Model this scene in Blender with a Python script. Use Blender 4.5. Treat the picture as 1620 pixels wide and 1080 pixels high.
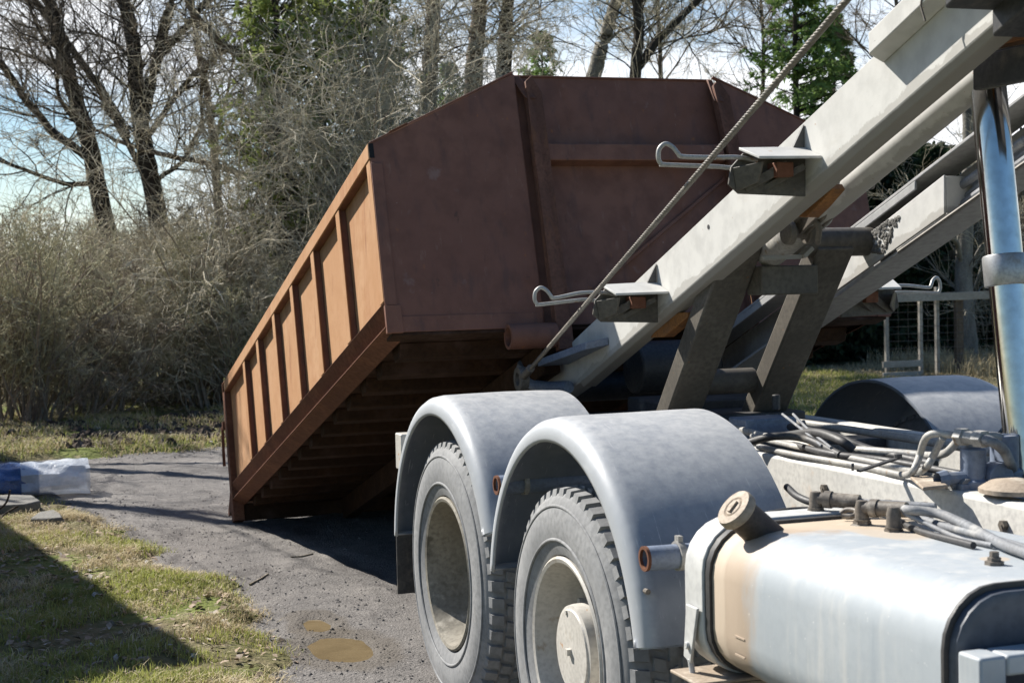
import bpy, bmesh, math, random
import numpy as np
from math import sin, cos, tan, pi, radians, sqrt, atan2
from mathutils import Vector, Matrix, noise

for _o in list(bpy.data.objects): bpy.data.objects.remove(_o)
S = bpy.context.scene
COL = S.collection

# ------------------------------------------------------------------ camera
HC = 1.69
YAW, PIT, ROL = radians(19.2), radians(2.31), radians(-1.3)
cam_d = bpy.data.cameras.new('camera')
cam_d.sensor_width = 36.0
cam_d.lens = 36.0 * 2478.0 / 1620.0
cam_d.clip_start = 0.05
cam_d.clip_end = 6000
cam_d.dof.use_dof = True
cam_d.dof.focus_distance = 6.2
cam_d.dof.aperture_fstop = 8.0
cam = bpy.data.objects.new('camera', cam_d)
COL.objects.link(cam)
RM = Matrix.Rotation(-YAW, 3, 'Z') @ Matrix.Rotation(pi/2 - PIT, 3, 'X') @ Matrix.Rotation(ROL, 3, 'Z')
cam.matrix_world = Matrix.Translation((0, 0, HC)) @ RM.to_4x4()
S.camera = cam

# ------------------------------------------------------------------ world and sun
TOSUN = Vector((-0.62, 0.92, 1.0)).normalized()
ELEV = math.asin(TOSUN.z)
wd = bpy.data.worlds.new('World'); S.world = wd; wd.use_nodes = True
nt = wd.node_tree; nt.nodes.clear()
def wn(t, **k):
    n = nt.nodes.new(t)
    for a, b in k.items(): setattr(n, a, b)
    return n
w_out = wn('ShaderNodeOutputWorld'); w_bg = wn('ShaderNodeBackground')
sky = wn('ShaderNodeTexSky'); sky.sky_type = 'NISHITA'; sky.sun_disc = False
sky.sun_elevation = ELEV
sky.sun_rotation = atan2(TOSUN.x, TOSUN.y)
sky.altitude = 50; sky.air_density = 1.0; sky.dust_density = 0.3; sky.ozone_density = 3.0
w_tc = wn('ShaderNodeTexCoord'); w_map = wn('ShaderNodeMapping')
w_map.inputs['Scale'].default_value = (1.0, 1.0, 2.3)
w_n = wn('ShaderNodeTexNoise'); w_n.inputs['Scale'].default_value = 4.2; w_n.inputs['Detail'].default_value = 7; w_n.inputs['Roughness'].default_value = 0.55
w_r = wn('ShaderNodeValToRGB'); w_r.color_ramp.elements[0].position = 0.40; w_r.color_ramp.elements[1].position = 0.57; w_r.color_ramp.elements[0].color = (0.06, 0.06, 0.06, 1)
w_mix = wn('ShaderNodeMix', data_type='RGBA'); w_mix.inputs['B'].default_value = (13.5, 13.8, 14.3, 1)
nt.links.new(w_tc.outputs['Generated'], w_map.inputs[0]); nt.links.new(w_map.outputs[0], w_n.inputs['Vector'])
nt.links.new(w_n.outputs['Fac'], w_r.inputs[0])
w_sep = wn('ShaderNodeSeparateXYZ'); nt.links.new(w_tc.outputs['Generated'], w_sep.inputs[0])
w_fade = wn('ShaderNodeMapRange'); w_fade.inputs['From Min'].default_value = 0.30; w_fade.inputs['From Max'].default_value = 0.65; w_fade.inputs['To Min'].default_value = 1.0; w_fade.inputs['To Max'].default_value = 0.15
nt.links.new(w_sep.outputs['Z'], w_fade.inputs['Value'])
w_mul = wn('ShaderNodeMath', operation='MULTIPLY'); w_r2 = wn('ShaderNodeMapRange'); w_r2.inputs['From Min'].default_value = 0.0; w_r2.inputs['From Max'].default_value = 0.55; nt.links.new(w_sep.outputs['Y'], w_r2.inputs['Value'])
w_mul2 = wn('ShaderNodeMath', operation='MULTIPLY'); nt.links.new(w_r.outputs[0], w_mul2.inputs[0]); nt.links.new(w_r2.outputs[0], w_mul2.inputs[1])
nt.links.new(w_mul2.outputs[0], w_mul.inputs[0]); nt.links.new(w_fade.outputs[0], w_mul.inputs[1])
nt.links.new(w_mul.outputs[0], w_mix.inputs['Factor'])
w_hs = wn('ShaderNodeHueSaturation'); w_hs.inputs['Saturation'].default_value = 1.18; w_hs.inputs['Value'].default_value = 1.2; nt.links.new(sky.outputs[0], w_hs.inputs['Color']); nt.links.new(w_hs.outputs[0], w_mix.inputs['A']); nt.links.new(w_mix.outputs['Result'], w_bg.inputs[0])
w_bg.inputs[1].default_value = 0.05
nt.links.new(w_bg.outputs[0], w_out.inputs[0])

sun_d = bpy.data.lights.new('sun', 'SUN'); sun_d.energy = 5.0; sun_d.angle = radians(0.53); sun_d.color = (1.0, 0.955, 0.88)
sun = bpy.data.objects.new('sun', sun_d); COL.objects.link(sun)
sun.rotation_euler = TOSUN.to_track_quat('Z', 'Y').to_euler()

S.view_settings.view_transform = 'Standard'; S.view_settings.look = 'None'
S.view_settings.exposure = 1.0; S.view_settings.gamma = 1.0
S.render.engine = 'CYCLES'
S.cycles.max_bounces = 6

# ------------------------------------------------------------------ helpers
def ray(px, py): return RM @ Vector(((px - 810) / 2478, -(py - 540) / 2478, -1.0))
def at(px, py, ax, val):
    """point of a real plane (X, Y or Z = val) seen at a photo pixel, used to measure the scene"""
    d = ray(px, py); i = 'XYZ'.index(ax); o = Vector((0, 0, HC))
    return o + d * ((val - o[i]) / d[i])

def tag(o, label=None, cat=None, group=None, kind=None):
    if label: o['label'] = label
    if cat: o['category'] = cat
    if group: o['group'] = group
    if kind: o['kind'] = kind
    return o

def empty(name, loc, rot=(0, 0, 0)):
    o = bpy.data.objects.new(name, None); COL.objects.link(o)
    o.location = loc; o.rotation_euler = rot; o.empty_display_size = 0.2
    return o

def worldloc(o):
    v = Vector((0, 0, 0))
    while o is not None:
        v += Vector(o.location); o = o.parent
    return v

class MB:
    def __init__(s): s.v = []; s.f = []
    def add(s, vs, fs):
        b = len(s.v); s.v += [tuple(x) for x in vs]; s.f += [tuple(b + i for i in q) for q in fs]
    def box(s, x0, x1, y0, y1, z0, z1):
        s.add([(x0,y0,z0),(x1,y0,z0),(x1,y1,z0),(x0,y1,z0),(x0,y0,z1),(x1,y0,z1),(x1,y1,z1),(x0,y1,z1)],
              [(0,3,2,1),(4,5,6,7),(0,1,5,4),(1,2,6,5),(2,3,7,6),(3,0,4,7)])
    def obox(s, c, ax, ay, az):
        """box with centre c and half-axis vectors"""
        c, ax, ay, az = map(Vector, (c, ax, ay, az))
        if ax.cross(ay).dot(az) < 0: ax = -ax
        vs = [c + ax*i + ay*j + az*k for k in (-1, 1) for j in (-1, 1) for i in (-1, 1)]
        s.add(vs, [(0,2,3,1),(4,5,7,6),(0,1,5,4),(1,3,7,5),(3,2,6,7),(2,0,4,6)])
    def beam(s, p, q, w, h, up=(0, 0, 1)):
        p, q = Vector(p), Vector(q); d = (q - p); L = d.length; d.normalize()
        side = d.cross(Vector(up)).normalized(); u = side.cross(d)
        s.obox((p + q) / 2, d * L / 2, side * w / 2, u * h / 2)
    def prism(s, poly, ext):
        """closed polygon (list of 3D points) extruded by a vector"""
        n = len(poly); e = Vector(ext); P = [Vector(p) for p in poly]
        nr = Vector((0, 0, 0))
        for i in range(n): nr += (P[i] - P[0]).cross(P[(i + 1) % n] - P[0])
        if nr.dot(e) > 0: P = P[::-1]
        s.add(P + [p + e for p in P], [tuple(range(n)), tuple(range(2*n - 1, n - 1, -1))] +
              [(i, i + n, (i + 1) % n + n, (i + 1) % n) for i in range(n)])
    def tube(s, pts, r, n=8, cap=True, hollow=None):
        pts = [Vector(p) for p in pts]; m = len(pts)
        rr = r if isinstance(r, (list, tuple)) else [r] * m
        base = len(s.v); prev = None
        for i, p in enumerate(pts):
            d = (pts[min(i + 1, m - 1)] - pts[max(i - 1, 0)]).normalized()
            if prev is None:
                a = Vector((0, 0, 1)) if abs(d.z) < 0.9 else Vector((1, 0, 0)); u = d.cross(a).normalized()
            else:
                u = (prev - d * prev.dot(d)).normalized()
            prev = u; w = d.cross(u)
            for k in range(n):
                t = 2 * pi * k / n
                s.v.append(tuple(p + (u * cos(t) + w * sin(t)) * rr[i]))
        for i in range(m - 1):
            for k in range(n):
                a = base + i * n + k; b = base + i * n + (k + 1) % n
                s.f.append((a, b, b + n, a + n))
        if cap:
            s.f.append(tuple(base + k for k in range(n - 1, -1, -1)))
            s.f.append(tuple(base + (m - 1) * n + k for k in range(n)))
    def pipe(s, p, q, r, ri, n=24):
        """open pipe with a wall"""
        p, q = Vector(p), Vector(q); d = (q - p).normalized()
        s.lathe(p, d, [(0, ri), (0, r), ((q - p).length, r), ((q - p).length, ri), (0, ri)], n)
    def lathe(s, o, d, prof, n=32, closed=False):
        """prof: list of (distance along axis d from o, radius)"""
        o, d = Vector(o), Vector(d).normalized()
        a = Vector((0, 0, 1)) if abs(d.z) < 0.9 else Vector((1, 0, 0))
        u = d.cross(a).normalized(); w = d.cross(u); base = len(s.v)
        for (x, r) in prof:
            for k in range(n):
                t = 2 * pi * k / n; s.v.append(tuple(o + d * x + (u * cos(t) + w * sin(t)) * max(r, 1e-4)))
        for i in range(len(prof) - 1):
            for k in range(n):
                A = base + i * n + k; B = base + i * n + (k + 1) % n
                s.f.append((A, A + n, B + n, B))
    def build(s, name, mat, parent=None, bevel=0.0, seg=2, smooth=35, local=False, solid=0.0, fix=False, sub=0):
        me = bpy.data.meshes.new(name)
        o = bpy.data.objects.new(name, me); COL.objects.link(o)
        off = Vector((0, 0, 0))
        if parent is not None:
            o.parent = parent
            if not local: off = worldloc(parent)
        V = np.array(s.v, dtype=float) - np.array(off)
        c = (V.min(0) + V.max(0)) / 2
        o.location = c
        me.from_pydata((V - c).tolist(), [], s.f); me.update()
        if fix:
            bm = bmesh.new(); bm.from_mesh(me); bmesh.ops.remove_doubles(bm, verts=bm.verts, dist=1e-5)
            bmesh.ops.recalc_face_normals(bm, faces=bm.faces); bm.to_mesh(me); bm.free()
        me.materials.append(mat)
        if smooth:
            me.shade_smooth(); me.set_sharp_from_angle(angle=radians(smooth))
        if solid:
            m = o.modifiers.new('solid', 'SOLIDIFY'); m.thickness = solid; m.offset = -1
        if bevel:
            m = o.modifiers.new('bevel', 'BEVEL'); m.width = bevel; m.segments = seg; m.limit_method = 'ANGLE'; m.angle_limit = radians(40)
        if sub:
            m = o.modifiers.new('sub', 'SUBSURF'); m.levels = sub; m.render_levels = sub
        return o

def bez(pts, k=6):
    """smooth Catmull-Rom path"""
    P = [Vector(p) for p in pts]; out = []
    Q = [P[0] * 2 - P[1]] + P + [P[-1] * 2 - P[-2]]
    for i in range(1, len(Q) - 2):
        for j in range(k):
            t = j / k; a, b, c, d = Q[i - 1], Q[i], Q[i + 1], Q[i + 2]
            out.append(0.5 * ((2 * b) + (c - a) * t + (2 * a - 5 * b + 4 * c - d) * t * t + (3 * b - a - 3 * c + d) * t ** 3))
    out.append(P[-1]); return out

# ------------------------------------------------------------------ materials
def pmat(name, c1, c2, scale=4.0, rough=0.6, metal=0.0, layers=(), bump=(30, 0.1), stretch=(1, 1, 1), spec=0.5, rvar=0.12, detail=6, contrast=(0.3, 0.7), fine_amt=0.5, trans=0.0, alpha=1.0, coat=0.0, sheen=0.0):
    """two-tone noise base plus layers of (colour, scale, lo, hi, rough, stretch, amount)"""
    m = bpy.data.materials.new(name); m.use_nodes = True; T = m.node_tree; N = T.nodes; L = T.links
    b = N['Principled BSDF']; tc = N.new('ShaderNodeTexCoord')
    geo = N.new('ShaderNodeNewGeometry')
    def nz(sc, st, det=6, ro=0.55, off=0):
        mp = N.new('ShaderNodeMapping'); mp.inputs['Scale'].default_value = st; mp.inputs['Location'].default_value = (off, off * 1.7, off * 0.6)
        L.new(geo.outputs['Position'], mp.inputs[0])
        n = N.new('ShaderNodeTexNoise'); n.inputs['Scale'].default_value = sc; n.inputs['Detail'].default_value = det; n.inputs['Roughness'].default_value = ro
        L.new(mp.outputs[0], n.inputs['Vector']); return n.outputs['Fac']
    def ramp(x, lo, hi):
        r = N.new('ShaderNodeMapRange'); r.inputs['From Min'].default_value = lo; r.inputs['From Max'].default_value = hi
        r.interpolation_type = 'SMOOTHSTEP'; L.new(x, r.inputs['Value']); return r.outputs['Result']
    def mix(f, a, bb, rgba=True):
        n = N.new('ShaderNodeMix'); n.data_type = 'RGBA' if rgba else 'FLOAT'
        L.new(f, n.inputs['Factor']) if not isinstance(f, (int, float)) else None
        for k, v in (('A', a), ('B', bb)):
            sock = [i for i in n.inputs if i.name == k and i.type == ('RGBA' if rgba else 'VALUE')][0]
            if hasattr(v, 'links'): L.new(v, sock)
            else: sock.default_value = (*v, 1) if rgba else v
        return [o for o in n.outputs if o.type == ('RGBA' if rgba else 'VALUE')][0]
    base = mix(ramp(nz(scale, stretch, detail), *contrast), c1, c2)
    fine = nz(scale * 9, stretch, 4, off=3.3)
    base = mix(ramp(fine, 0.35, 0.75), base, tuple(x * (1 - 0.3 * fine_amt) for x in c2))
    rg = mix(fine, max(rough - rvar, 0.02), min(rough + rvar, 1), False)
    for i, ly in enumerate(layers):
        col, sc, lo, hi, ro = ly[:5]; st = ly[5] if len(ly) > 5 else (1, 1, 1); am = ly[6] if len(ly) > 6 else 1.0
        f = ramp(nz(sc, st, 7, 0.6, off=5.1 * (i + 1)), lo, hi)
        if am < 1:
            mm = N.new('ShaderNodeMath'); mm.operation = 'MULTIPLY'; mm.inputs[1].default_value = am; L.new(f, mm.inputs[0]); f = mm.outputs[0]
        base = mix(f, base, col); rg = mix(f, rg, ro, False)
    L.new(base, b.inputs['Base Color']); L.new(rg, b.inputs['Roughness'])
    b.inputs['Metallic'].default_value = metal; b.inputs['Specular IOR Level'].default_value = spec
    if trans: b.inputs['Transmission Weight'].default_value = trans
    if alpha < 1: b.inputs['Alpha'].default_value = alpha
    if bump:
        bp = N.new('ShaderNodeBump'); bp.inputs['Strength'].default_value = bump[1]; bp.inputs['Distance'].default_value = bump[2] if len(bump) > 2 else 0.01
        L.new(nz(bump[0], (1, 1, 1), 5, off=9.2), bp.inputs['Height']); L.new(bp.outputs[0], b.inputs['Normal'])
    return m

M = {}
M['rust_side'] = pmat('orange_rust', (0.47, 0.275, 0.15), (0.42, 0.225, 0.11), 1.6, 0.85, 0, [((0.30, 0.12, 0.05), 5, 0.50, 0.74, 0.9, (1, 1, 0.22), 0.75), ((0.50, 0.33, 0.20), 3, 0.55, 0.8, 0.9, (1, 1, 0.3), 0.5), ((0.20, 0.085, 0.045), 17, 0.60, 0.72, 0.9, (1, 1, 0.12), 0.6), ((0.20, 0.08, 0.04), 45, 0.69, 0.74, 0.9, (1, 1, 1), 0.5)], (40, 0.12, 0.004), spec=0.2, fine_amt=0.15)
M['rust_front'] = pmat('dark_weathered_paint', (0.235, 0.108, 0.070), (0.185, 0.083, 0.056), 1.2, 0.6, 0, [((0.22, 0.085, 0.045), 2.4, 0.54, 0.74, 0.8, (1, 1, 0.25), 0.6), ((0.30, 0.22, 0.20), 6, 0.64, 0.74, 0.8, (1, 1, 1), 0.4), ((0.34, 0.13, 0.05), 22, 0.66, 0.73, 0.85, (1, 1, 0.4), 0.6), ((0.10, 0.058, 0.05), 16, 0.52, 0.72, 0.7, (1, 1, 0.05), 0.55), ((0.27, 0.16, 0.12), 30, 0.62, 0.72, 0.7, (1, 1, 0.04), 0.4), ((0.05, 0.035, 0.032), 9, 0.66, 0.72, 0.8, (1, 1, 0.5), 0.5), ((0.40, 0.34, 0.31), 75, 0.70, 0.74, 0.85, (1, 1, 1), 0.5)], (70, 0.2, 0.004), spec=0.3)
M['rust_rail'] = pmat('rust_steel', (0.20, 0.085, 0.045), (0.13, 0.055, 0.032), 5, 0.8, 0, [((0.11, 0.045, 0.03), 6, 0.55, 0.72, 0.85, (1, 1, 1), 0.7)], (90, 0.3, 0.004), spec=0.25)
M['rust_post'] = pmat('dark_rust_post', (0.19, 0.085, 0.052), (0.13, 0.06, 0.04), 6, 0.75, 0, [((0.26, 0.11, 0.05), 9, 0.60, 0.74, 0.85, (1, 1, 0.3), 0.7)], (70, 0.25, 0.004), spec=0.3)
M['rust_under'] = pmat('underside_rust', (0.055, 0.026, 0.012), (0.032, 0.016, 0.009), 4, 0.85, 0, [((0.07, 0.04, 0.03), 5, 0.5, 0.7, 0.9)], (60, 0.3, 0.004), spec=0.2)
DUST = (0.47, 0.44, 0.39)
M['arm_far'] = pmat('shaded_arm_paint', (0.36, 0.355, 0.34), (0.31, 0.305, 0.295), 4, 0.65, 0, [((0.28, 0.2, 0.12), 9, 0.62, 0.74, 0.8, (1, 0.3, 1), 0.5)], (60, 0.12, 0.003))  # darker copy of the arm paint, shade of the far arm painted in
M['arm'] = pmat('dusty_grey_paint', (0.55, 0.54, 0.505), (0.515, 0.505, 0.475), 1.5, 0.62, 0, [((0.42, 0.39, 0.34), 9, 0.60, 0.75, 0.8, (1, 0.3, 0.6), 0.4), ((0.30, 0.17, 0.09), 30, 0.68, 0.73, 0.85), ((0.22, 0.21, 0.19), 60, 0.70, 0.74, 0.8, (1, 0.4, 1), 0.6), ((0.24, 0.24, 0.235), 11, 0.69, 0.74, 0.7, (1, 0.25, 1), 0.4)], (60, 0.12, 0.003), spec=0.35)
def edge_zone(m, hi, col, amt, wob, nsc):
    T = m.node_tree; N = T.nodes; L = T.links; b = N['Principled BSDF']; src = b.inputs['Base Color'].links[0].from_socket
    g = N.new('ShaderNodeNewGeometry'); dp = N.new('ShaderNodeVectorMath'); dp.operation = 'DOT_PRODUCT'; dp.inputs[1].default_value = (0, 0.37, 1); L.new(g.outputs['Position'], dp.inputs[0])
    n = N.new('ShaderNodeTexNoise'); n.inputs['Scale'].default_value = nsc; n.inputs['Detail'].default_value = 9; n.inputs['Roughness'].default_value = 0.65; L.new(g.outputs['Position'], n.inputs['Vector'])
    k = N.new('ShaderNodeMath'); k.operation = 'MULTIPLY_ADD'; k.inputs[1].default_value = wob; k.inputs[2].default_value = -wob / 2 - 3.639; L.new(n.outputs['Fac'], k.inputs[0])
    s = N.new('ShaderNodeMath'); s.operation = 'ADD'; L.new(dp.outputs['Value'], s.inputs[0]); L.new(k.outputs[0], s.inputs[1])
    r = N.new('ShaderNodeMapRange'); r.inputs['From Min'].default_value = hi; r.inputs['From Max'].default_value = hi - 0.006; r.inputs['To Max'].default_value = amt; L.new(s.outputs[0], r.inputs['Value'])
    mx = N.new('ShaderNodeMix'); mx.data_type = 'RGBA'; L.new(r.outputs[0], mx.inputs['Factor'])
    A = [i for i in mx.inputs if i.name == 'A' and i.type == 'RGBA'][0]; B = [i for i in mx.inputs if i.name == 'B' and i.type == 'RGBA'][0]
    L.new(src, A); B.default_value = (*col, 1); L.new([o for o in mx.outputs if o.type == 'RGBA'][0], b.inputs['Base Color'])
edge_zone(M['arm'], 0.030, (0.34, 0.325, 0.295), 0.75, 0.11, 7)
edge_zone(M['arm'], 0.002, (0.20, 0.185, 0.16), 0.7, 0.02, 20)
M['leg'] = pmat('greasy_grey_steel', (0.115, 0.102, 0.082), (0.075, 0.066, 0.054), 6, 0.6, 0, [((0.16, 0.135, 0.10), 9, 0.6, 0.78, 0.8, (1, 1, 0.4), 0.5), ((0.06, 0.05, 0.045), 12, 0.6, 0.72, 0.6), ((0.22, 0.11, 0.05), 30, 0.68, 0.73, 0.8)], (60, 0.2, 0.003), spec=0.4)
M['fender'] = pmat('grey_plastic_dust_and_light', (0.165, 0.185, 0.22), (0.145, 0.165, 0.20), 2.5, 0.45, 0, [((0.26, 0.275, 0.30), 9, 0.45, 0.8, 0.7, (1, 1, 0.35), 0.55), ((0.50, 0.505, 0.51), 26, 0.63, 0.69, 0.6, (5, 0.35, 0.35), 0.6), ((0.075, 0.085, 0.105), 55, 0.69, 0.72, 0.6, (1, 1, 1), 0.8), ((0.10, 0.12, 0.155), 22, 0.64, 0.74, 0.4, (1, 1, 0.3), 0.5), ((0.52, 0.53, 0.54), 60, 0.66, 0.74, 0.7, (1, 0.5, 0.5), 0.5), ((0.12, 0.13, 0.16), 34, 0.71, 0.74, 0.6, (1, 1, 1), 0.7), ((0.40, 0.24, 0.11), 7, 0.74, 0.78, 0.8, (1, 1, 0.4), 0.6)], (16, 0.10, 0.008), spec=0.5, fine_amt=0.2)
def dust_and_light_on_top(m, col, lo, hi, amt):
    T = m.node_tree; N = T.nodes; L = T.links; b = N['Principled BSDF']; src = b.inputs['Base Color'].links[0].from_socket
    g = N.new('ShaderNodeNewGeometry'); sp = N.new('ShaderNodeSeparateXYZ'); L.new(g.outputs['Normal'], sp.inputs[0])
    r = N.new('ShaderNodeMapRange'); r.inputs['From Min'].default_value = lo; r.inputs['From Max'].default_value = hi; r.inputs['To Max'].default_value = amt; r.interpolation_type = 'SMOOTHSTEP'
    L.new(sp.outputs['Z'], r.inputs['Value'])
    n = N.new('ShaderNodeTexNoise'); n.inputs['Scale'].default_value = 26; n.inputs['Detail'].default_value = 9; n.inputs['Roughness'].default_value = 0.7; L.new(g.outputs['Position'], n.inputs['Vector'])
    r2 = N.new('ShaderNodeMapRange'); r2.inputs['From Min'].default_value = 0.05; r2.inputs['From Max'].default_value = 0.62; L.new(n.outputs['Fac'], r2.inputs['Value'])
    mu = N.new('ShaderNodeMath'); mu.operation = 'MULTIPLY'; L.new(r.outputs[0], mu.inputs[0]); L.new(r2.outputs[0], mu.inputs[1])
    mx = N.new('ShaderNodeMix'); mx.data_type = 'RGBA'; L.new(mu.outputs[0], mx.inputs['Factor'])
    A = [i for i in mx.inputs if i.name == 'A' and i.type == 'RGBA'][0]; B = [i for i in mx.inputs if i.name == 'B' and i.type == 'RGBA'][0]
    L.new(src, A); B.default_value = (*col, 1); L.new([o for o in mx.outputs if o.type == 'RGBA'][0], b.inputs['Base Color'])
dust_and_light_on_top(M['fender'], (0.45, 0.45, 0.445), 0.38, 0.92, 0.85)  # paler upward faces: dust plus sunlight painted into the colour
def zone(m, axis, lo, hi, col, amt, wob, nsc, stretch=(1, 1, 1), absx=None):
    """a fixed stained, worn or painted-light zone of a part: blend to col where a coordinate passes from lo to hi, with a ragged noise edge"""
    T = m.node_tree; N = T.nodes; L = T.links; b = N['Principled BSDF']; src = b.inputs['Base Color'].links[0].from_socket
    g = N.new('ShaderNodeNewGeometry'); sp = N.new('ShaderNodeSeparateXYZ'); L.new(g.outputs['Position'], sp.inputs[0]); v = sp.outputs[axis]
    if absx is not None:
        a = N.new('ShaderNodeMath'); a.operation = 'SUBTRACT'; a.inputs[1].default_value = absx; L.new(v, a.inputs[0])
        c = N.new('ShaderNodeMath'); c.operation = 'ABSOLUTE'; L.new(a.outputs[0], c.inputs[0]); v = c.outputs[0]
    mp = N.new('ShaderNodeMapping'); mp.inputs['Scale'].default_value = stretch; L.new(g.outputs['Position'], mp.inputs[0])
    n = N.new('ShaderNodeTexNoise'); n.inputs['Scale'].default_value = nsc; n.inputs['Detail'].default_value = 8; n.inputs['Roughness'].default_value = 0.65; L.new(mp.outputs[0], n.inputs['Vector'])
    k = N.new('ShaderNodeMath'); k.operation = 'MULTIPLY_ADD'; k.inputs[1].default_value = wob; k.inputs[2].default_value = -wob / 2; L.new(n.outputs['Fac'], k.inputs[0])
    s = N.new('ShaderNodeMath'); s.operation = 'ADD'; L.new(v, s.inputs[0]); L.new(k.outputs[0], s.inputs[1])
    r = N.new('ShaderNodeMapRange'); r.inputs['From Min'].default_value = lo; r.inputs['From Max'].default_value = hi; r.inputs['To Max'].default_value = amt; r.interpolation_type = 'SMOOTHSTEP'; L.new(s.outputs[0], r.inputs['Value'])
    mx = N.new('ShaderNodeMix'); mx.data_type = 'RGBA'; L.new(r.outputs[0], mx.inputs['Factor'])
    A = [i for i in mx.inputs if i.name == 'A' and i.type == 'RGBA'][0]; B = [i for i in mx.inputs if i.name == 'B' and i.type == 'RGBA'][0]
    L.new(src, A); B.default_value = (*col, 1); L.new([o for o in mx.outputs if o.type == 'RGBA'][0], b.inputs['Base Color'])
def blot(m, c, rad, col, amt, wob=0.5, nsc=9):
    """an elliptical stain at a fixed place"""
    T = m.node_tree; N = T.nodes; L = T.links; b = N['Principled BSDF']; src = b.inputs['Base Color'].links[0].from_socket
    g = N.new('ShaderNodeNewGeometry'); mp = N.new('ShaderNodeMapping'); mp.vector_type = 'POINT'
    mp.inputs['Location'].default_value = tuple(-c[i] / rad[i] for i in range(3)); mp.inputs['Scale'].default_value = tuple(1 / rad[i] for i in range(3)); L.new(g.outputs['Position'], mp.inputs[0])
    ln = N.new('ShaderNodeVectorMath'); ln.operation = 'LENGTH'; L.new(mp.outputs[0], ln.inputs[0])
    n = N.new('ShaderNodeTexNoise'); n.inputs['Scale'].default_value = nsc; n.inputs['Detail'].default_value = 8; L.new(g.outputs['Position'], n.inputs['Vector'])
    k = N.new('ShaderNodeMath'); k.operation = 'MULTIPLY_ADD'; k.inputs[1].default_value = wob; k.inputs[2].default_value = -wob / 2; L.new(n.outputs['Fac'], k.inputs[0])
    s = N.new('ShaderNodeMath'); s.operation = 'ADD'; L.new(ln.outputs['Value'], s.inputs[0]); L.new(k.outputs[0], s.inputs[1])
    r = N.new('ShaderNodeMapRange'); r.inputs['From Min'].default_value = 1.05; r.inputs['From Max'].default_value = 0.8; r.inputs['To Max'].default_value = amt; r.interpolation_type = 'SMOOTHSTEP'; L.new(s.outputs[0], r.inputs['Value'])
    mx = N.new('ShaderNodeMix'); mx.data_type = 'RGBA'; L.new(r.outputs[0], mx.inputs['Factor'])
    A = [i for i in mx.inputs if i.name == 'A' and i.type == 'RGBA'][0]; B = [i for i in mx.inputs if i.name == 'B' and i.type == 'RGBA'][0]
    L.new(src, A); B.default_value = (*col, 1); L.new([o for o in mx.outputs if o.type == 'RGBA'][0], b.inputs['Base Color'])
zone(M['fender'], 'X', 1.225, 1.275, (0.40, 0.415, 0.43), 0.8, 0.05, 14, absx=3.02)  # paler outer lip: side sunlight put into the colour
p_ = at(895, 638, 'Z', 1.235); blot(M['fender'], (p_.x, p_.y, p_.z), (0.055, 0.035, 0.1), (0.50, 0.27, 0.10), 0.85)
M['tyre'] = pmat('dusty_rubber', (0.275, 0.275, 0.275), (0.22, 0.222, 0.225), 5, 0.85, 0, [((0.17, 0.165, 0.155), 16, 0.6, 0.7, 0.9, (1, 1, 1), 0.5), ((0.36, 0.36, 0.36), 3, 0.5, 0.8, 0.9, (1, 1, 1), 0.7), ((0.13, 0.13, 0.135), 10, 0.6, 0.75, 0.8, (1, 1, 1), 0.6)], (50, 0.12, 0.004), spec=0.25)
M['rim'] = pmat('cream_rim_paint', (0.50, 0.475, 0.43), (0.43, 0.405, 0.365), 7, 0.55, 0, [((0.22, 0.16, 0.09), 9, 0.58, 0.70, 0.8, (1, 1, 1), 0.8), ((0.34, 0.19, 0.08), 22, 0.66, 0.72, 0.85), ((0.62, 0.60, 0.56), 5, 0.55, 0.75, 0.8, (1, 1, 1), 0.6)], (40, 0.15, 0.003))
M['rim_dirt'] = pmat('muddy_rim', (0.27, 0.25, 0.205), (0.19, 0.17, 0.135), 6, 0.75, 0, [((0.55, 0.50, 0.42), 6, 0.60, 0.72, 0.8, (1, 1, 1), 0.8), ((0.10, 0.09, 0.07), 9, 0.55, 0.7, 0.8)], (40, 0.25, 0.004))
M['tank'] = pmat('dusty_tank_paint', (0.345, 0.37, 0.39), (0.31, 0.34, 0.365), 3, 0.55, 0, [((0.45, 0.445, 0.425), 14, 0.46, 0.72, 0.75, (1, 1, 0.10), 0.65), ((0.25, 0.285, 0.32), 20, 0.58, 0.72, 0.5, (1, 1, 0.07), 0.55), ((0.42, 0.31, 0.19), 5.0, 0.68, 0.74, 0.8, (1, 1, 0.15), 0.5), ((0.56, 0.56, 0.55), 60, 0.66, 0.74, 0.7), ((0.20, 0.16, 0.12), 48, 0.71, 0.745, 0.8, (1, 1, 0.6), 0.7)], (30, 0.08, 0.004), fine_amt=0.15)
M['tank_stain'] = pmat('tan_stained_tank', (0.46, 0.36, 0.25), (0.42, 0.31, 0.205), 4, 0.7, 0, [((0.52, 0.47, 0.40), 12, 0.5, 0.72, 0.8, (1, 1, 0.12), 0.7), ((0.36, 0.23, 0.12), 8, 0.62, 0.72, 0.8, (1, 1, 0.15), 0.7)], (30, 0.08, 0.004), fine_amt=0.15)
zone(M['tank'], 'Y', 3.30, 3.42, (0.37, 0.27, 0.18), 0.8, 0.42, 6, (1, 1, 0.35))
zone(M['tank'], 'Y', 3.475, 3.50, (0.50, 0.42, 0.33), 0.6, 0.10, 14, (1, 1, 0.2))
for (px_, py_, rx_, ry_) in ((1400, 838, 0.10, 0.20), (1300, 822, 0.16, 0.16), (1573, 893, 0.035, 0.035), (1330, 812, 0.2, 0.3)):
    p_ = at(px_, py_, 'Z', 1.055); blot(M['tank'], (p_.x, p_.y, 1.05), (rx_, ry_, 0.09), (0.44, 0.36, 0.27), 0.75)
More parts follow.
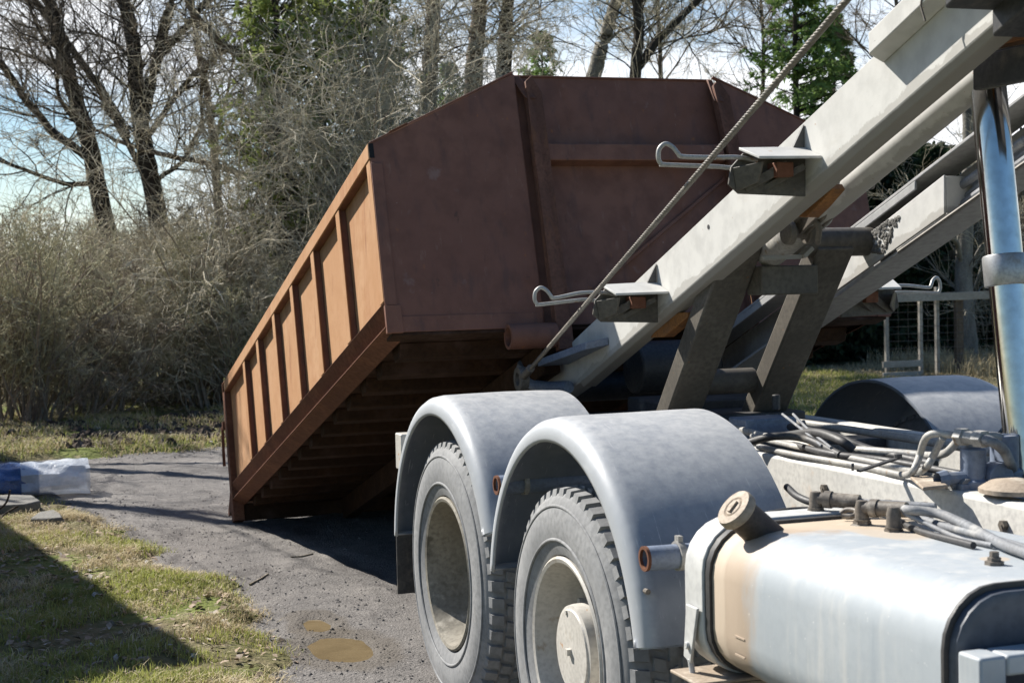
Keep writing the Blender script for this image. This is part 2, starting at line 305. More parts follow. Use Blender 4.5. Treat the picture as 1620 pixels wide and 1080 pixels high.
M['tank_end'] = pmat('shaded_tank_end', (0.085, 0.10, 0.13), (0.06, 0.07, 0.09), 5, 0.5, 0, [((0.34, 0.34, 0.34), 6, 0.6, 0.75, 0.7, (1, 1, 0.5), 0.5)], (40, 0.1, 0.003))  # tank paint darkened, shade of the front face put into the colour
M['chassis'] = pmat('chassis_paint_with_dust', (0.60, 0.58, 0.53), (0.50, 0.485, 0.45), 5, 0.65, 0, [((0.46, 0.26, 0.11), 2.1, 0.60, 0.70, 0.85, (1, 1, 1), 0.8), ((0.36, 0.35, 0.33), 12, 0.62, 0.72, 0.7, (1, 1, 0.3), 0.5), ((0.18, 0.14, 0.11), 34, 0.69, 0.74, 0.8)], (60, 0.15, 0.003))
M['dark'] = pmat('oily_dark_steel', (0.055, 0.052, 0.05), (0.03, 0.03, 0.032), 8, 0.55, 0, [((0.16, 0.14, 0.115), 7, 0.58, 0.72, 0.8, (1, 1, 1), 0.7)], (50, 0.2, 0.003))
M['bluegrey'] = pmat('blue_grey_paint', (0.20, 0.235, 0.30), (0.145, 0.175, 0.235), 8, 0.5, 0, [((0.34, 0.34, 0.33), 7, 0.58, 0.72, 0.7, (1, 1, 1), 0.6)], (50, 0.1, 0.003))
M['blue'] = pmat('dark_blue_paint', (0.02, 0.025, 0.05), (0.014, 0.018, 0.035), 8, 0.45, 0, [((0.14, 0.14, 0.16), 8, 0.58, 0.72, 0.7, (1, 1, 1), 0.6)], (50, 0.1, 0.003))
M['hose'] = pmat('dusty_hose', (0.22, 0.23, 0.245), (0.15, 0.155, 0.165), 12, 0.7, 0, [((0.48, 0.46, 0.42), 9, 0.5, 0.7, 0.85, (1, 1, 1), 0.7)], (80, 0.15, 0.002))
M['pipe'] = pmat('dusty_steel_pipe', (0.38, 0.365, 0.335), (0.27, 0.26, 0.24), 10, 0.5, 0.0, [((0.60, 0.57, 0.50), 8, 0.5, 0.7, 0.8, (1, 1, 1), 0.6), ((0.22, 0.15, 0.09), 18, 0.62, 0.7, 0.8)], (80, 0.12, 0.002))
M['fitting'] = pmat('brown_oily_fitting', (0.17, 0.145, 0.115), (0.10, 0.085, 0.07), 16, 0.55, 0.0, [((0.40, 0.36, 0.30), 10, 0.55, 0.7, 0.8)], (90, 0.25, 0.002))
M['cap'] = pmat('tan_cap', (0.36, 0.29, 0.22), (0.27, 0.215, 0.16), 12, 0.7, 0, [((0.56, 0.50, 0.41), 9, 0.5, 0.7, 0.85)], (70, 0.2, 0.002))
M['neck'] = pmat('brown_neck', (0.075, 0.054, 0.042), (0.05, 0.036, 0.028), 12, 0.65, 0, [((0.16, 0.12, 0.085), 7, 0.6, 0.74, 0.8)], (70, 0.25, 0.002))
M['black'] = pmat('hollow_shade', (0.012, 0.011, 0.011), (0.009, 0.009, 0.009), 8, 0.9)
M['strap'] = pmat('dusty_white_strap', (0.52, 0.52, 0.50), (0.46, 0.46, 0.45), 4, 0.6, 0, [((0.34, 0.30, 0.25), 9, 0.62, 0.74, 0.8, (1, 1, 0.3), 0.5)], (50, 0.1, 0.003))
M['gusset'] = pmat('dark_gusset', (0.09, 0.085, 0.08), (0.06, 0.058, 0.055), 8, 0.6)
M['orange'] = pmat('orange_rusty_paint', (0.30, 0.13, 0.03), (0.19, 0.08, 0.022), 10, 0.7, 0, [((0.12, 0.06, 0.03), 14, 0.55, 0.7, 0.8)], (70, 0.2, 0.002))
M['wire'] = pmat('galvanised_wire', (0.26, 0.24, 0.205), (0.17, 0.155, 0.135), 20, 0.45, 0.5, [], (90, 0.1, 0.001))
M['rod'] = pmat('dull_bent_rod', (0.44, 0.43, 0.40), (0.33, 0.32, 0.30), 16, 0.45, 0.25, [((0.30, 0.18, 0.10), 30, 0.62, 0.7, 0.8)], (90, 0.1, 0.001))
M['chrome'] = pmat('chrome_rod', (0.66, 0.63, 0.585), (0.58, 0.555, 0.52), 3, 0.12, 1.0, [((0.50, 0.46, 0.40), 14, 0.64, 0.72, 0.5, (1, 1, 0.1), 0.5)], None, rvar=0.05)
M['collar'] = pmat('machined_collar', (0.46, 0.46, 0.45), (0.36, 0.36, 0.36), 12, 0.42, 0.7, [((0.30, 0.26, 0.22), 12, 0.6, 0.72, 0.7)], (80, 0.1, 0.001))
M['grease'] = pmat('caked_grease', (0.17, 0.16, 0.14), (0.10, 0.095, 0.085), 30, 0.9, 0, [((0.32, 0.30, 0.26), 24, 0.55, 0.68, 0.95)], (60, 0.9, 0.02))
M['weld'] = pmat('grey_wood', (0.44, 0.41, 0.36), (0.32, 0.295, 0.255), 9, 0.85, 0, [((0.20, 0.18, 0.15), 14, 0.58, 0.7, 0.9, (0.3, 1, 1), 0.6)], (60, 0.3, 0.004), stretch=(0.25, 1, 1))
M['bark'] = pmat('dark_bark', (0.075, 0.064, 0.052), (0.042, 0.036, 0.031), 14, 0.95, 0, [((0.17, 0.15, 0.12), 9, 0.58, 0.74, 0.95, (1, 1, 0.4), 0.6)], (28, 0.9, 0.03), stretch=(1, 1, 0.3), spec=0.1)
M['bark_brown'] = pmat('brown_bark', (0.19, 0.155, 0.12), (0.12, 0.095, 0.075), 14, 0.95, 0, [((0.26, 0.225, 0.18), 9, 0.58, 0.74, 0.95, (1, 1, 0.4), 0.6)], (28, 0.9, 0.03), stretch=(1, 1, 0.3), spec=0.1)
M['bark_grey'] = pmat('lichen_bark', (0.30, 0.285, 0.25), (0.17, 0.16, 0.14), 10, 0.95, 0, [((0.06, 0.055, 0.05), 8, 0.55, 0.68, 0.95, (1, 1, 0.5), 0.7)], (28, 0.8, 0.02), stretch=(1, 1, 0.4), spec=0.1)
M['twig'] = pmat('grey_twigs', (0.62, 0.565, 0.44), (0.43, 0.385, 0.28), 3, 0.85, 0, [((0.72, 0.675, 0.57), 2.2, 0.55, 0.75, 0.9, (1, 1, 1), 0.8), ((0.12, 0.11, 0.065), 1.3, 0.55, 0.7, 0.9, (1, 1, 1), 0.7)], None, spec=0.2)
M['twig_red'] = pmat('brown_twigs', (0.30, 0.255, 0.20), (0.20, 0.165, 0.125), 3, 0.9, 0, [((0.34, 0.30, 0.24), 2.2, 0.55, 0.75, 0.9, (1, 1, 1), 0.7)], None, spec=0.2)
M['twig_olive'] = pmat('olive_twigs', (0.52, 0.49, 0.33), (0.36, 0.335, 0.21), 3, 0.85, 0, [((0.31, 0.29, 0.22), 2.6, 0.55, 0.75, 0.9, (1, 1, 1), 0.7)], None, spec=0.2)
def leafmat(name, c1, c2, sc=1.2, tr=0.35):
    m = pmat(name, c1, c2, sc, 0.65, 0, [(tuple(x * 0.45 for x in c1), 2.6, 0.5, 0.7, 0.8, (1, 1, 1), 0.7)], None, spec=0.2)
    T = m.node_tree; b = T.nodes['Principled BSDF']; out = T.nodes['Material Output']
    t = T.nodes.new('ShaderNodeBsdfTranslucent'); ms = T.nodes.new('ShaderNodeMixShader'); ms.inputs[0].default_value = tr
    lk = b.inputs['Base Color'].links[0].from_socket
    T.links.new(lk, t.inputs[0]); T.links.new(b.outputs[0], ms.inputs[1]); T.links.new(t.outputs[0], ms.inputs[2]); T.links.new(ms.outputs[0], out.inputs[0])
    return m
M['needle'] = leafmat('spruce_needles', (0.12, 0.22, 0.065), (0.20, 0.29, 0.085))
M['needle_dark'] = leafmat('dark_spruce_needles', (0.022, 0.042, 0.020), (0.035, 0.06, 0.026), tr=0.15)
M['needle_olive'] = leafmat('olive_juniper_needles', (0.20, 0.26, 0.075), (0.30, 0.35, 0.11))
M['grass'] = leafmat('grass_blades', (0.27, 0.31, 0.07), (0.38, 0.38, 0.13), 1.6, 0.4)
M['straw'] = leafmat('straw', (0.60, 0.52, 0.33), (0.48, 0.39, 0.23), 2.0, 0.25)
M['leaf'] = pmat('dead_leaves', (0.34, 0.27, 0.20), (0.24, 0.17, 0.11), 9, 0.9, 0, [((0.45, 0.42, 0.38), 7, 0.55, 0.65, 0.9)], None)
M['soil'] = pmat('soil_and_grass', (0.17, 0.135, 0.085), (0.12, 0.115, 0.05), 1.6, 0.95, 0, [((0.13, 0.16, 0.04), 1.1, 0.46, 0.62, 0.95, (1, 1, 1), 0.8), ((0.27, 0.22, 0.155), 4, 0.55, 0.7, 0.95), ((0.33, 0.29, 0.24), 30, 0.62, 0.7, 0.95)], (22, 0.8, 0.05), spec=0.1)
M['road'] = pmat('packed_dirt_and_gravel', (0.20, 0.186, 0.175), (0.155, 0.145, 0.138), 1.4, 0.95, 0, [((0.27, 0.25, 0.23), 2.2, 0.5, 0.7, 0.95, (1, 0.5, 1), 0.8), ((0.085, 0.078, 0.075), 3.1, 0.52, 0.66, 0.9, (1, 0.35, 1), 0.8), ((0.36, 0.34, 0.32), 70, 0.60, 0.68, 0.9), ((0.09, 0.08, 0.075), 55, 0.62, 0.70, 0.9, (1, 1, 1), 0.6)], (75, 0.9, 0.02), spec=0.15)
for (cx_, cy_, rx_, ry_) in ((1.594, 7.09, 0.30, 0.50), (1.60, 7.64, 0.17, 0.36)): blot(M['road'], (cx_, cy_, 0.0), (rx_, ry_, 0.5), (0.115, 0.098, 0.078), 0.55, 0.6, 6)
M['clod'] = pmat('dark_clods', (0.10, 0.078, 0.06), (0.06, 0.048, 0.038), 6, 0.95, 0, [((0.24, 0.20, 0.16), 8, 0.55, 0.7, 0.95)], (30, 0.9, 0.03), spec=0.1)
M['stone'] = pmat('pale_flat_stone', (0.18, 0.172, 0.155), (0.13, 0.125, 0.112), 6, 0.9, 0, [((0.18, 0.17, 0.14), 9, 0.58, 0.7, 0.9)], (40, 0.5, 0.01))
M['blueplastic'] = pmat('blue_plastic', (0.09, 0.16, 0.36), (0.06, 0.11, 0.26), 6, 0.28, 0, [((0.16, 0.25, 0.48), 9, 0.55, 0.7, 0.25)], (16, 0.5, 0.03))
M['film'] = pmat('milky_film', (0.62, 0.68, 0.76), (0.72, 0.76, 0.82), 6, 0.3, 0, [((0.82, 0.85, 0.9), 14, 0.55, 0.65, 0.25)], (30, 0.5, 0.02), alpha=0.6)
M['water'] = pmat('muddy_water', (0.21, 0.16, 0.092), (0.18, 0.135, 0.076), 0.8, 0.05, 0, [], (8, 0.02, 0.002), rvar=0.02)
M['board_wall'] = pmat('red_board_wall', (0.22, 0.06, 0.04), (0.17, 0.045, 0.03), 5, 0.85, 0, [], (30, 0.3, 0.005), stretch=(1, 1, 0.2))
M['roofmat'] = pmat('dark_roof', (0.08, 0.08, 0.085), (0.06, 0.06, 0.065), 5, 0.8, 0, [], (30, 0.3, 0.005))

# ------------------------------------------------------------------ ground
VERGE = [(p.x, p.y) for p in (at(*q, 'Z', 0) for q in [(560, 1180), (500, 1090), (455, 1020), (405, 960), (330, 905), (255, 862), (190, 828), (120, 800), (75, 786), (0, 782)])]
VY = [p[1] for p in VERGE]; VX = [p[0] for p in VERGE]
def nzv(x, y, s, k=0.0): return noise.noise(Vector((x * s, y * s, k)))
def verge_x(y):
    return float(np.interp(y, VY, VX))
def road_d(x, y):
    """> 0 on the road, metres from its edge"""
    d = 16.2 + 0.35 * nzv(x, 0, 0.5, 7) + 0.02 * x - y
    if y < VY[-1] + 0.6: d = min(d, (x - verge_x(y)) * 0.9 + 0.22 * nzv(x, y, 1.4, 3) + 0.12 * nzv(x, y, 4, 2))
    if y < 2 and x < 1.0: d = min(d, x - 0.6)
    d = min(d, 7.6 + 0.5 * nzv(0, y, 0.4, 9) - x)
    return d
def grd(x, y):
    z = 0.012 * nzv(x, y, 0.9, 1) + 0.006 * nzv(x, y, 4, 5)
    return z
PUD = ((1.594, 7.09, 0.118, 0.205), (1.60, 7.64, 0.055, 0.13))
def road_h(x, y):
    d = road_d(x, y)
    z = 0.035 * nzv(x * 0.7, y, 0.55, 1) * 0.5 + 0.012 * nzv(x, y, 2.2, 4) + 0.007 * nzv(x, y, 7, 5) + 0.004 * nzv(x, y, 17, 6)
    z += 0.016 * nzv(d * 1.7, (x + y) * 0.22, 1.0, 15) + 0.008 * nzv(d * 5, y * 0.5, 1.0, 16)
    if d < 1.4: z -= 0.02 * max(0, 1 - abs(d - 0.7) / 0.5) * (0.7 + 0.6 * nzv(x, y, 3, 8))
    for (cx, cy, rx, ry) in PUD:
        q = ((x - cx) / rx) ** 2 + ((y - cy) / ry) ** 2
        if q < 6: t = min(max((q - 0.3) / 1.9, 0), 1); t = t * t * (3 - 2 * t); u = min(q / 6, 1); z = -0.030 * (1 - t) + (z * (0.5 + 0.5 * u)) * (0.6 + 0.4 * t) + 0.006 * nzv(x, y, 9, 22) * (1 - u)
    return z
def lawn_h(x, y):
    d = road_d(x, y)
    t = min(max((-d + 0.25) / 0.6, 0), 1); t = t * t * (3 - 2 * t)
    z = -0.09 + 0.145 * t + t * (0.03 * nzv(x, y, 1.2, 11) + 0.015 * nzv(x, y, 5, 12))
    if y > 16.4: z += 0.06 * max(0, nzv(x, y, 1.7, 13)) + min((y - 16.4) * 0.02, 0.12)
    return z
def grid_mesh(name, xs, ys, hf, mat, keep=None):
    nx, ny = len(xs), len(ys); mb = MB()
    mb.v = [(x, y, hf(x, y)) for y in ys for x in xs]
    for j in range(ny - 1):
        for i in range(nx - 1):
            if keep and not keep(xs[i], ys[j]): continue
            a = j * nx + i; mb.f.append((a, a + 1, a + nx + 1, a + nx))
    return mb.build(name, mat, smooth=80)
xs = np.concatenate([[-3000, -800, -200, -60, -25, -12], np.arange(-7, -0.5, 0.4), np.arange(-0.5, 4.5, 0.07), np.arange(4.5, 16, 0.3), [18, 24, 40, 80, 250, 900, 3000]])
ys = np.concatenate([[-3000, -600, -100, -30, -10], np.arange(-5, 6, 0.5), np.arange(6, 20, 0.07), np.arange(20, 34, 0.6), [40, 60, 120, 400, 1200, 3500]])
tag(grid_mesh('lawn', xs, ys, lawn_h, M['soil']), kind='structure')
xs = np.concatenate([np.arange(-8, -0.5, 0.5), np.arange(-0.5, 4.6, 0.038), np.arange(4.6, 8.4, 0.3)])
ys = np.concatenate([np.arange(-4, 6, 0.4), np.arange(6, 17, 0.045)])
tag(grid_mesh('gravel_road', xs, ys, road_h, M['road'], keep=lambda x, y: road_d(x, y) > -0.7), kind='structure')

def puddle(name, cx, cy, rx, ry, z):
    mb = MB(); n = 40
    ring = [(cx + rx * cos(t) * (1 + 0.13 * nzv(cos(t), sin(t), 1.6, cx + cy)), cy + ry * sin(t) * (1 + 0.13 * nzv(cos(t), sin(t), 1.6, cy)), z) for t in [2 * pi * k / n for k in range(n)]]
    mb.v = ring + [(cx, cy, z)]; mb.f = [(k, (k + 1) % n, n) for k in range(n)]
    return tag(mb.build(name, M['water']), kind='structure')
puddle('puddle', 1.594, 7.09, 0.22, 0.36, -0.016)
puddle('puddle', 1.60, 7.64, 0.11, 0.25, -0.016)


# ------------------------------------------------------------------ rusty container (local axes: u across, v to the rear, w up)
TILT = radians(16.6)
cont = empty('roll_off_container', (1.76, 6.728, 1.459), (-TILT, 0, 0))
tag(cont, 'rusty brown steel waste container tilted with its rear end on the dirt road', 'container')
CW, CL, RD = 2.57, 4.74, 0.040
def cpart(mb, name, mat, bevel=0.003, parent=cont, **k): return mb.build(name, mat, parent, bevel=bevel, local=True, **k)
def cslope(u):     # top profile of the front panel
    if u < 0.745: return 0.893 + (1.258 - 0.893) * u / 0.745
    if u < 1.80: return 1.258
    return 1.258 - (u - 1.80) / (CW - 1.80) * (1.258 - 0.893)
# outer front panels and recessed centre panel
for (u0, u1) in ((0.004, 0.745), (1.825, CW - 0.004)):
    mb = MB()
    mb.prism([(u0, 0, 0.004), (u1, 0, 0.004), (u1, 0, cslope(u1)), (u0, 0, cslope(u0))], (0, 0.008, 0)); cpart(mb, 'front_panel', M['rust_front'], 0.002)
mb = MB(); mb.prism([(0.742, 0.055, 0.0), (1.83, 0.055, 0.0), (1.83, 0.055, 1.24), (1.795, 0.055, 1.262), (1.36, 0.055, 1.270), (0.742, 0.055, 1.262)], (0, 0.008, 0)); cpart(mb, 'centre_panel', M['rust_front'], 0.002)
mb = MB()
mb.prism([(0.742, 0.009, 0.004), (0.752, 0.009, 0.004), (0.752, 0.009, 1.256), (0.742, 0.009, 1.256)], (0, 0.045, 0))
cpart(mb, 'panel_return', M['rust_front'], 0.002)
mb = MB(); mb.prism([(1.816, 0.009, 0.004), (1.826, 0.009, 0.004), (1.826, 0.009, 1.24), (1.816, 0.009, 1.24)], (0, 0.045, 0))
cpart(mb, 'panel_return', M['rust_front'], 0.002)
# posts: bent channel with slanted top
for (b, t0, w, sgn) in ((0.775, 0.790, 0.075, 1), (1.83, 1.785, 0.075, -1)):
    mb = MB()
    mb.prism([(b - 0.02 * sgn * (sgn < 0), -0.07, -0.12), (b + w, -0.07, -0.12), (t0 + w, -0.035, 1.15), (t0 + 0.045, 0.0, 1.25), (t0 + 0.006, -0.012, 1.215), (t0, -0.035, 1.16)], (0, 0.052, 0))
    mb.prism([(t0 - 0.01, -0.03, 1.12), (t0 + w * 0.6, -0.03, 1.12), (t0 + 0.02 - 0.03 * (sgn > 0), 0.02, 1.256), (t0 - 0.05 * (sgn > 0), 0.03, 1.258)], (0, 0.02, 0.012))
    cpart(mb, 'front_post', M['rust_post'], 0.003, fix=True)
mb = MB(); mb.box(0.853, 1.785, -0.03, 0.052, 0.808, 0.893); cpart(mb, 'cross_beam', M['rust_front'], 0.006)
mb = MB(); mb.beam((1.16, 0.046, 0.28), (1.80, 0.046, 0.74), 0.016, 0.016); mb.beam((1.0, 0.046, 0.165), (1.16, 0.046, 0.28), 0.016, 0.016); cpart(mb, 'diagonal_brace', M['rust_front'], 0.002)
# edging strips on the panel top and bottom
mb = MB()
mb.beam((0.004, 0.006, 0.898), (0.742, 0.006, 1.263), 0.024, 0.008); mb.box(0.76, 1.80, 0.045, 0.07, 1.263, 1.271); mb.beam((1.80, 0.006, 1.263), (CW - 0.004, 0.006, 0.898), 0.024, 0.008)
cpart(mb, 'top_edge', M['rust_front'], 0.002)
mb = MB(); mb.beam((0.10, -0.004, 0.948), (0.19, -0.004, 0.992), 0.03, 0.006); cpart(mb, 'bent_strip', M['rust_rail'], 0.002)
mb = MB(); mb.box(0.05, 0.74, -0.006, 0.0, 0.002, 0.075); cpart(mb, 'doubler_strip', M['rust_front'], 0.002)
mb = MB(); mb.box(1.83, CW - 0.05, -0.006, 0.0, 0.002, 0.075); cpart(mb, 'doubler_strip', M['rust_front'], 0.002)
mb = MB(); mb.box(0.0, 0.055, -0.009, 0.0, 0.128, 0.80); cpart(mb, 'corner_strip', M['rust_front'], 0.002)
mb = MB(); mb.box(0.02, CW - 0.02, -0.002, 0.10, -0.014, 0.001); cpart(mb, 'front_sill', M['rust_under'], 0.002)
# both sides
RIBS = [0.0, 0.69, 1.345, 1.97, 2.57, 3.18, 3.74]
for side in (0, 1):
    X = (lambda u: u) if side == 0 else (lambda u: CW - u)
    def bx(mb, u0, u1, *r): mb.box(min(X(u0), X(u1)), max(X(u0), X(u1)), *r)
    mb = MB(); bx(mb, -0.001, 0.022, -0.0035, -0.001, 0.826, 0.896); cpart(mb, 'rail_end_shade', M['black'], 0)  # black plate standing in for the shade inside the open end
    mb = MB(); bx(mb, RD, RD + 0.006, 0.01, CL - 0.05, 0.14, 0.89); cpart(mb, 'side_panel', M['rust_side'], 0.001)
    mb = MB(); bx(mb, -0.004, RD + 0.03, 0.004, CL, 0.822, 0.897); tr = cpart(mb, 'top_rail', M['rust_side'], 0.004)
    w = MB(); bx(w, 0.003, RD - 0.001, 0.09, CL - 0.09, 0.8195, 0.8215); w.v = [tuple(Vector(q) - tr.location) for q in w.v]; w.build('rail_shade_plate', M['rust_front'], tr, local=True)  # dark plate added under the rail, painting its underside shade
    for k, rv in enumerate(RIBS):
        mb = MB(); bx(mb, 0.0, 0.006, rv + (0.010 if k == 0 else 0), rv + 0.078, 0.150, 0.820); rb = cpart(mb, 'rib', M['rust_side'], 0.002)
        w = MB(); bx(w, 0.0062, RD - 0.001, rv + 0.012, rv + 0.076, 0.151, 0.819); w.v = [tuple(Vector(q) - rb.location) for q in w.v]; w.build('rib_shade_web', M['rust_front'], rb, bevel=0.001, local=True)  # dark webs: shade of the rib flanks put into the colour
    mb = MB()
    mb.prism([(X(0.0), 0.012, 0.145), (X(0.008), 0.012, 0.151), (X(0.058), 0.012, 0.052), (X(0.050), 0.012, 0.048)], (0, CL - 0.03, 0))
    bx(mb, 0.050, 0.056, 0.012, CL - 0.02, 0.030, 0.055)
    bx(mb, -0.006, 0.11, 0.002, CL - 0.02, 0.026, 0.032)
    mb.prism([(X(0.004), 0.012, 0.026), (X(0.010), 0.012, 0.026), (X(0.085), 0.012, -0.012), (X(0.079), 0.012, -0.014)], (0, CL - 0.03, 0))
    cpart(mb, 'bottom_rail', M['rust_rail'], 0.002)
    mb = MB(); bx(mb, -0.003, 0.072, -0.014, 0.011, -0.002, 0.126); cpart(mb, 'rail_end_plate', M['rust_front'], 0.002)
    mb = MB(); bx(mb, -0.004, 0.075, CL - 0.085, CL + 0.012, -0.125, 0.90); cpart(mb, 'rear_post', M['rust_rail'], 0.004)
    mb = MB(); mb.prism([(X(0.0), CL + 0.012, 0.12), (X(0.0), CL + 0.19, -0.02), (X(0.0), CL + 0.19, -0.05), (X(0.0), CL + 0.012, -0.04)], (0.05 if side == 0 else -0.05, 0, 0)); cpart(mb, 'rear_foot', M['rust_rail'], 0.003)
    mb = MB(); mb.tube([(X(0.02), CL + 0.03, 0.62), (X(-0.015), CL + 0.06, 0.58), (X(-0.02), CL + 0.065, 0.40), (X(-0.02), CL + 0.075, 0.30)], 0.012, 8); bx(mb, -0.02, 0.05, CL + 0.013, CL + 0.05, 0.56, 0.62); cpart(mb, 'door_latch', M['rust_rail'], 0.003)
    mb = MB(); mb.pipe((X(0.548), -0.035, -0.045), (X(0.775), -0.035, -0.045), 0.058, 0.043); c = cpart(mb, 'lifting_tube', M['rust_front'], 0, smooth=50)
mb = MB(); mb.box(0.08, CW - 0.08, CL - 0.03, CL - 0.0, 0.0, 0.88); cpart(mb, 'rear_door', M['rust_side'], 0.003)
mb = MB(); mb.box(0.076, CW - 0.076, CL - 0.07, CL - 0.035, -0.125, -0.005); cpart(mb, 'rear_sill', M['rust_under'], 0.003)
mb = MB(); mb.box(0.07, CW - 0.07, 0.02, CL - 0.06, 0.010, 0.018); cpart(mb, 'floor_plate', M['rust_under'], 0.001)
for k in range(13):
    v = 0.22 + k * 0.345
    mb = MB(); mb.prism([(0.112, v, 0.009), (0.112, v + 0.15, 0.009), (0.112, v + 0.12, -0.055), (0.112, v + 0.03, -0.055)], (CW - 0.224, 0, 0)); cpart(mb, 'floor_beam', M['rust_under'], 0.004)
for u in (0.735, 1.755):
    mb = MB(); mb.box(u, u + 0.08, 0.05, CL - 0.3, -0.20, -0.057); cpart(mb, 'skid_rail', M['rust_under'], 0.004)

# ------------------------------------------------------------------ truck
XM = 3.02
truck = empty('cable_lift_truck', (XM, 5.3, 0))
tag(truck, 'grey dusty container truck with its lifting frame raised and single rear wheels under round mudguards', 'truck')
def tp(mb, name, mat, bevel=0.003, parent=truck, **k): return mb.build(name, mat, parent, bevel=bevel, **k)
def sub(name, loc): 
    o = empty(name, Vector(loc) - worldloc(truck)); o.parent = truck; return o

def tyre_mb(xf, yc, zc, s):
    """xf: outer sidewall plane, s=+1 near side (outer side towards -X), -1 far side"""
    mb = MB(); R = 0.53
    prof = [(0.045, 0.300), (0.020, 0.312), (0.008, 0.345), (0.0, 0.395), (0.003, 0.44), (0.016, 0.485), (0.030, 0.505), (0.045, 0.514), (0.15, 0.517), (0.255, 0.514), (0.27, 0.505), (0.284, 0.485), (0.297, 0.44), (0.30, 0.395), (0.292, 0.345), (0.28, 0.312), (0.255, 0.300)]
    mb.lathe((xf, yc, zc), (s, 0, 0), prof, 96)
    for ri in (0.36, 0.468): mb.lathe((xf - s * 0.0025 + s * (0.002 if ri < 0.4 else 0.009), yc, zc), (s, 0, 0), [(0.004, ri - 0.006), (0, ri - 0.002), (0, ri + 0.002), (0.004, ri + 0.006)], 96)
    def P(x, r, t): return (xf + s * x, yc + r * cos(t), zc + r * sin(t))
    n = 52; dt = 2 * pi / n
    for row, (x0, x1, ph, sk) in enumerate([(0.022, 0.080, 0, 0.10), (0.088, 0.132, 0.5, 0.18), (0.140, 0.172, 0.15, -0.18), (0.180, 0.222, 0.6, 0.18), (0.230, 0.278, 0.1, -0.10)]):
        for k in range(n):
            t0 = (k + ph) * dt; t1 = t0 + dt * 0.70; q = sk * dt
            sh0 = row == 0; sh1 = row == 4
            ro, rb = R, 0.505
            a = [P(x0, rb - (0.02 if sh0 else 0), t0), P(x1, rb, t0 + q), P(x1, rb, t1 + q), P(x0, rb - (0.02 if sh0 else 0), t1),
                 P(x0 + (0.010 if sh0 else 0.003), ro - (0.007 if sh0 else 0), t0 + 0.06 * dt), P(x1 - 0.003, ro - (0.007 if sh1 else 0), t0 + q + 0.06 * dt), P(x1 - 0.003, ro - (0.007 if sh1 else 0), t1 + q - 0.06 * dt), P(x0 + (0.010 if sh0 else 0.003), ro - (0.007 if sh0 else 0), t1 - 0.06 * dt)]
            fs = [(4,5,6,7),(0,1,5,4),(1,2,6,5),(2,3,7,6),(3,0,4,7)]
            mb.add(a, fs if s < 0 else [q2[::-1] for q2 in fs])
    return mb
def wheel(yc, zc, far, deep):
    s = -1 if far else 1
    xf = 2 * XM - 1.76 if far else 1.76
    w = sub('wheel', (xf, yc, zc))
    tyre_mb(xf, yc, zc, s).build('tyre', M['tyre'], w, smooth=30)
    mb = MB()
    if deep:
        prof = [(0.050, 0.302), (0.018, 0.306), (0.012, 0.298), (0.016, 0.286), (0.04, 0.279), (0.075, 0.270), (0.14, 0.262), (0.20, 0.250), (0.235, 0.21), (0.245, 0.14), (0.215, 0.12), (0.19, 0.09), (0.19, 0.001)]
    else:
        prof = [(0.050, 0.302), (0.018, 0.306), (0.012, 0.298), (0.016, 0.286), (0.03, 0.279), (0.07, 0.270), (0.085, 0.262), (0.135, 0.255), (0.17, 0.24), (0.175, 0.19), (0.175, 0.10), (0.16, 0.001)]
    mb.lathe((xf, yc, zc), (s, 0, 0), prof, 64)
    mb.lathe((xf, yc, zc), (s, 0, 0), [(0.050, 0.302), (0.25, 0.302), (0.28, 0.306)], 64)
    mb.build('rim', M['rim_dirt'] if deep else M['rim'], w, smooth=40)
    if not deep:
        mb = MB()
        mb.lathe((xf, yc, zc), (s, 0, 0), [(0.17, 0.155), (0.06, 0.150), (0.044, 0.147), (0.041, 0.136), (0.036, 0.132), (0.034, 0.10), (0.033, 0.001)], 48)
        mb.box(*sorted((xf + s * 0.018, xf + s * 0.036)), yc - 0.010, yc + 0.010, zc - 0.010, zc + 0.010)
        for k in range(2):
            t = k * pi + 1.3; mb.lathe((xf + s * 0.030, yc + 0.118 * cos(t), zc + 0.125 * sin(t)), (s, 0, 0), [(0, 0.001), (0, 0.008), (0.012, 0.008)], 6)
        for k in range(10):
            t = k * pi / 5; mb.lathe((xf + s * 0.13, yc + 0.205 * cos(t), zc + 0.205 * sin(t)), (s, 0, 0), [(0, 0.001), (0, 0.014), (0.05, 0.014)], 6)
        mb.build('hub', M['rim'], w, smooth=30)
    return w
YR, YF = 5.955, 4.649
wheel(YR, 0.52, False, True); wheel(YF, 0.49, False, False)
wheel(YR, 0.52, True, True); wheel(YF, 0.49, True, False)
for yc, zc in ((YR, 0.52), (YF, 0.49)):
    mb = MB(); mb.tube([(1.95, yc, zc), (2.7, yc, zc), (2.85, yc, zc), (3.2, yc, zc), (3.35, yc, zc), (4.1, yc, zc)], [0.08, 0.08, 0.2, 0.2, 0.08, 0.08], 20); tp(mb, 'axle', M['dark'], 0)

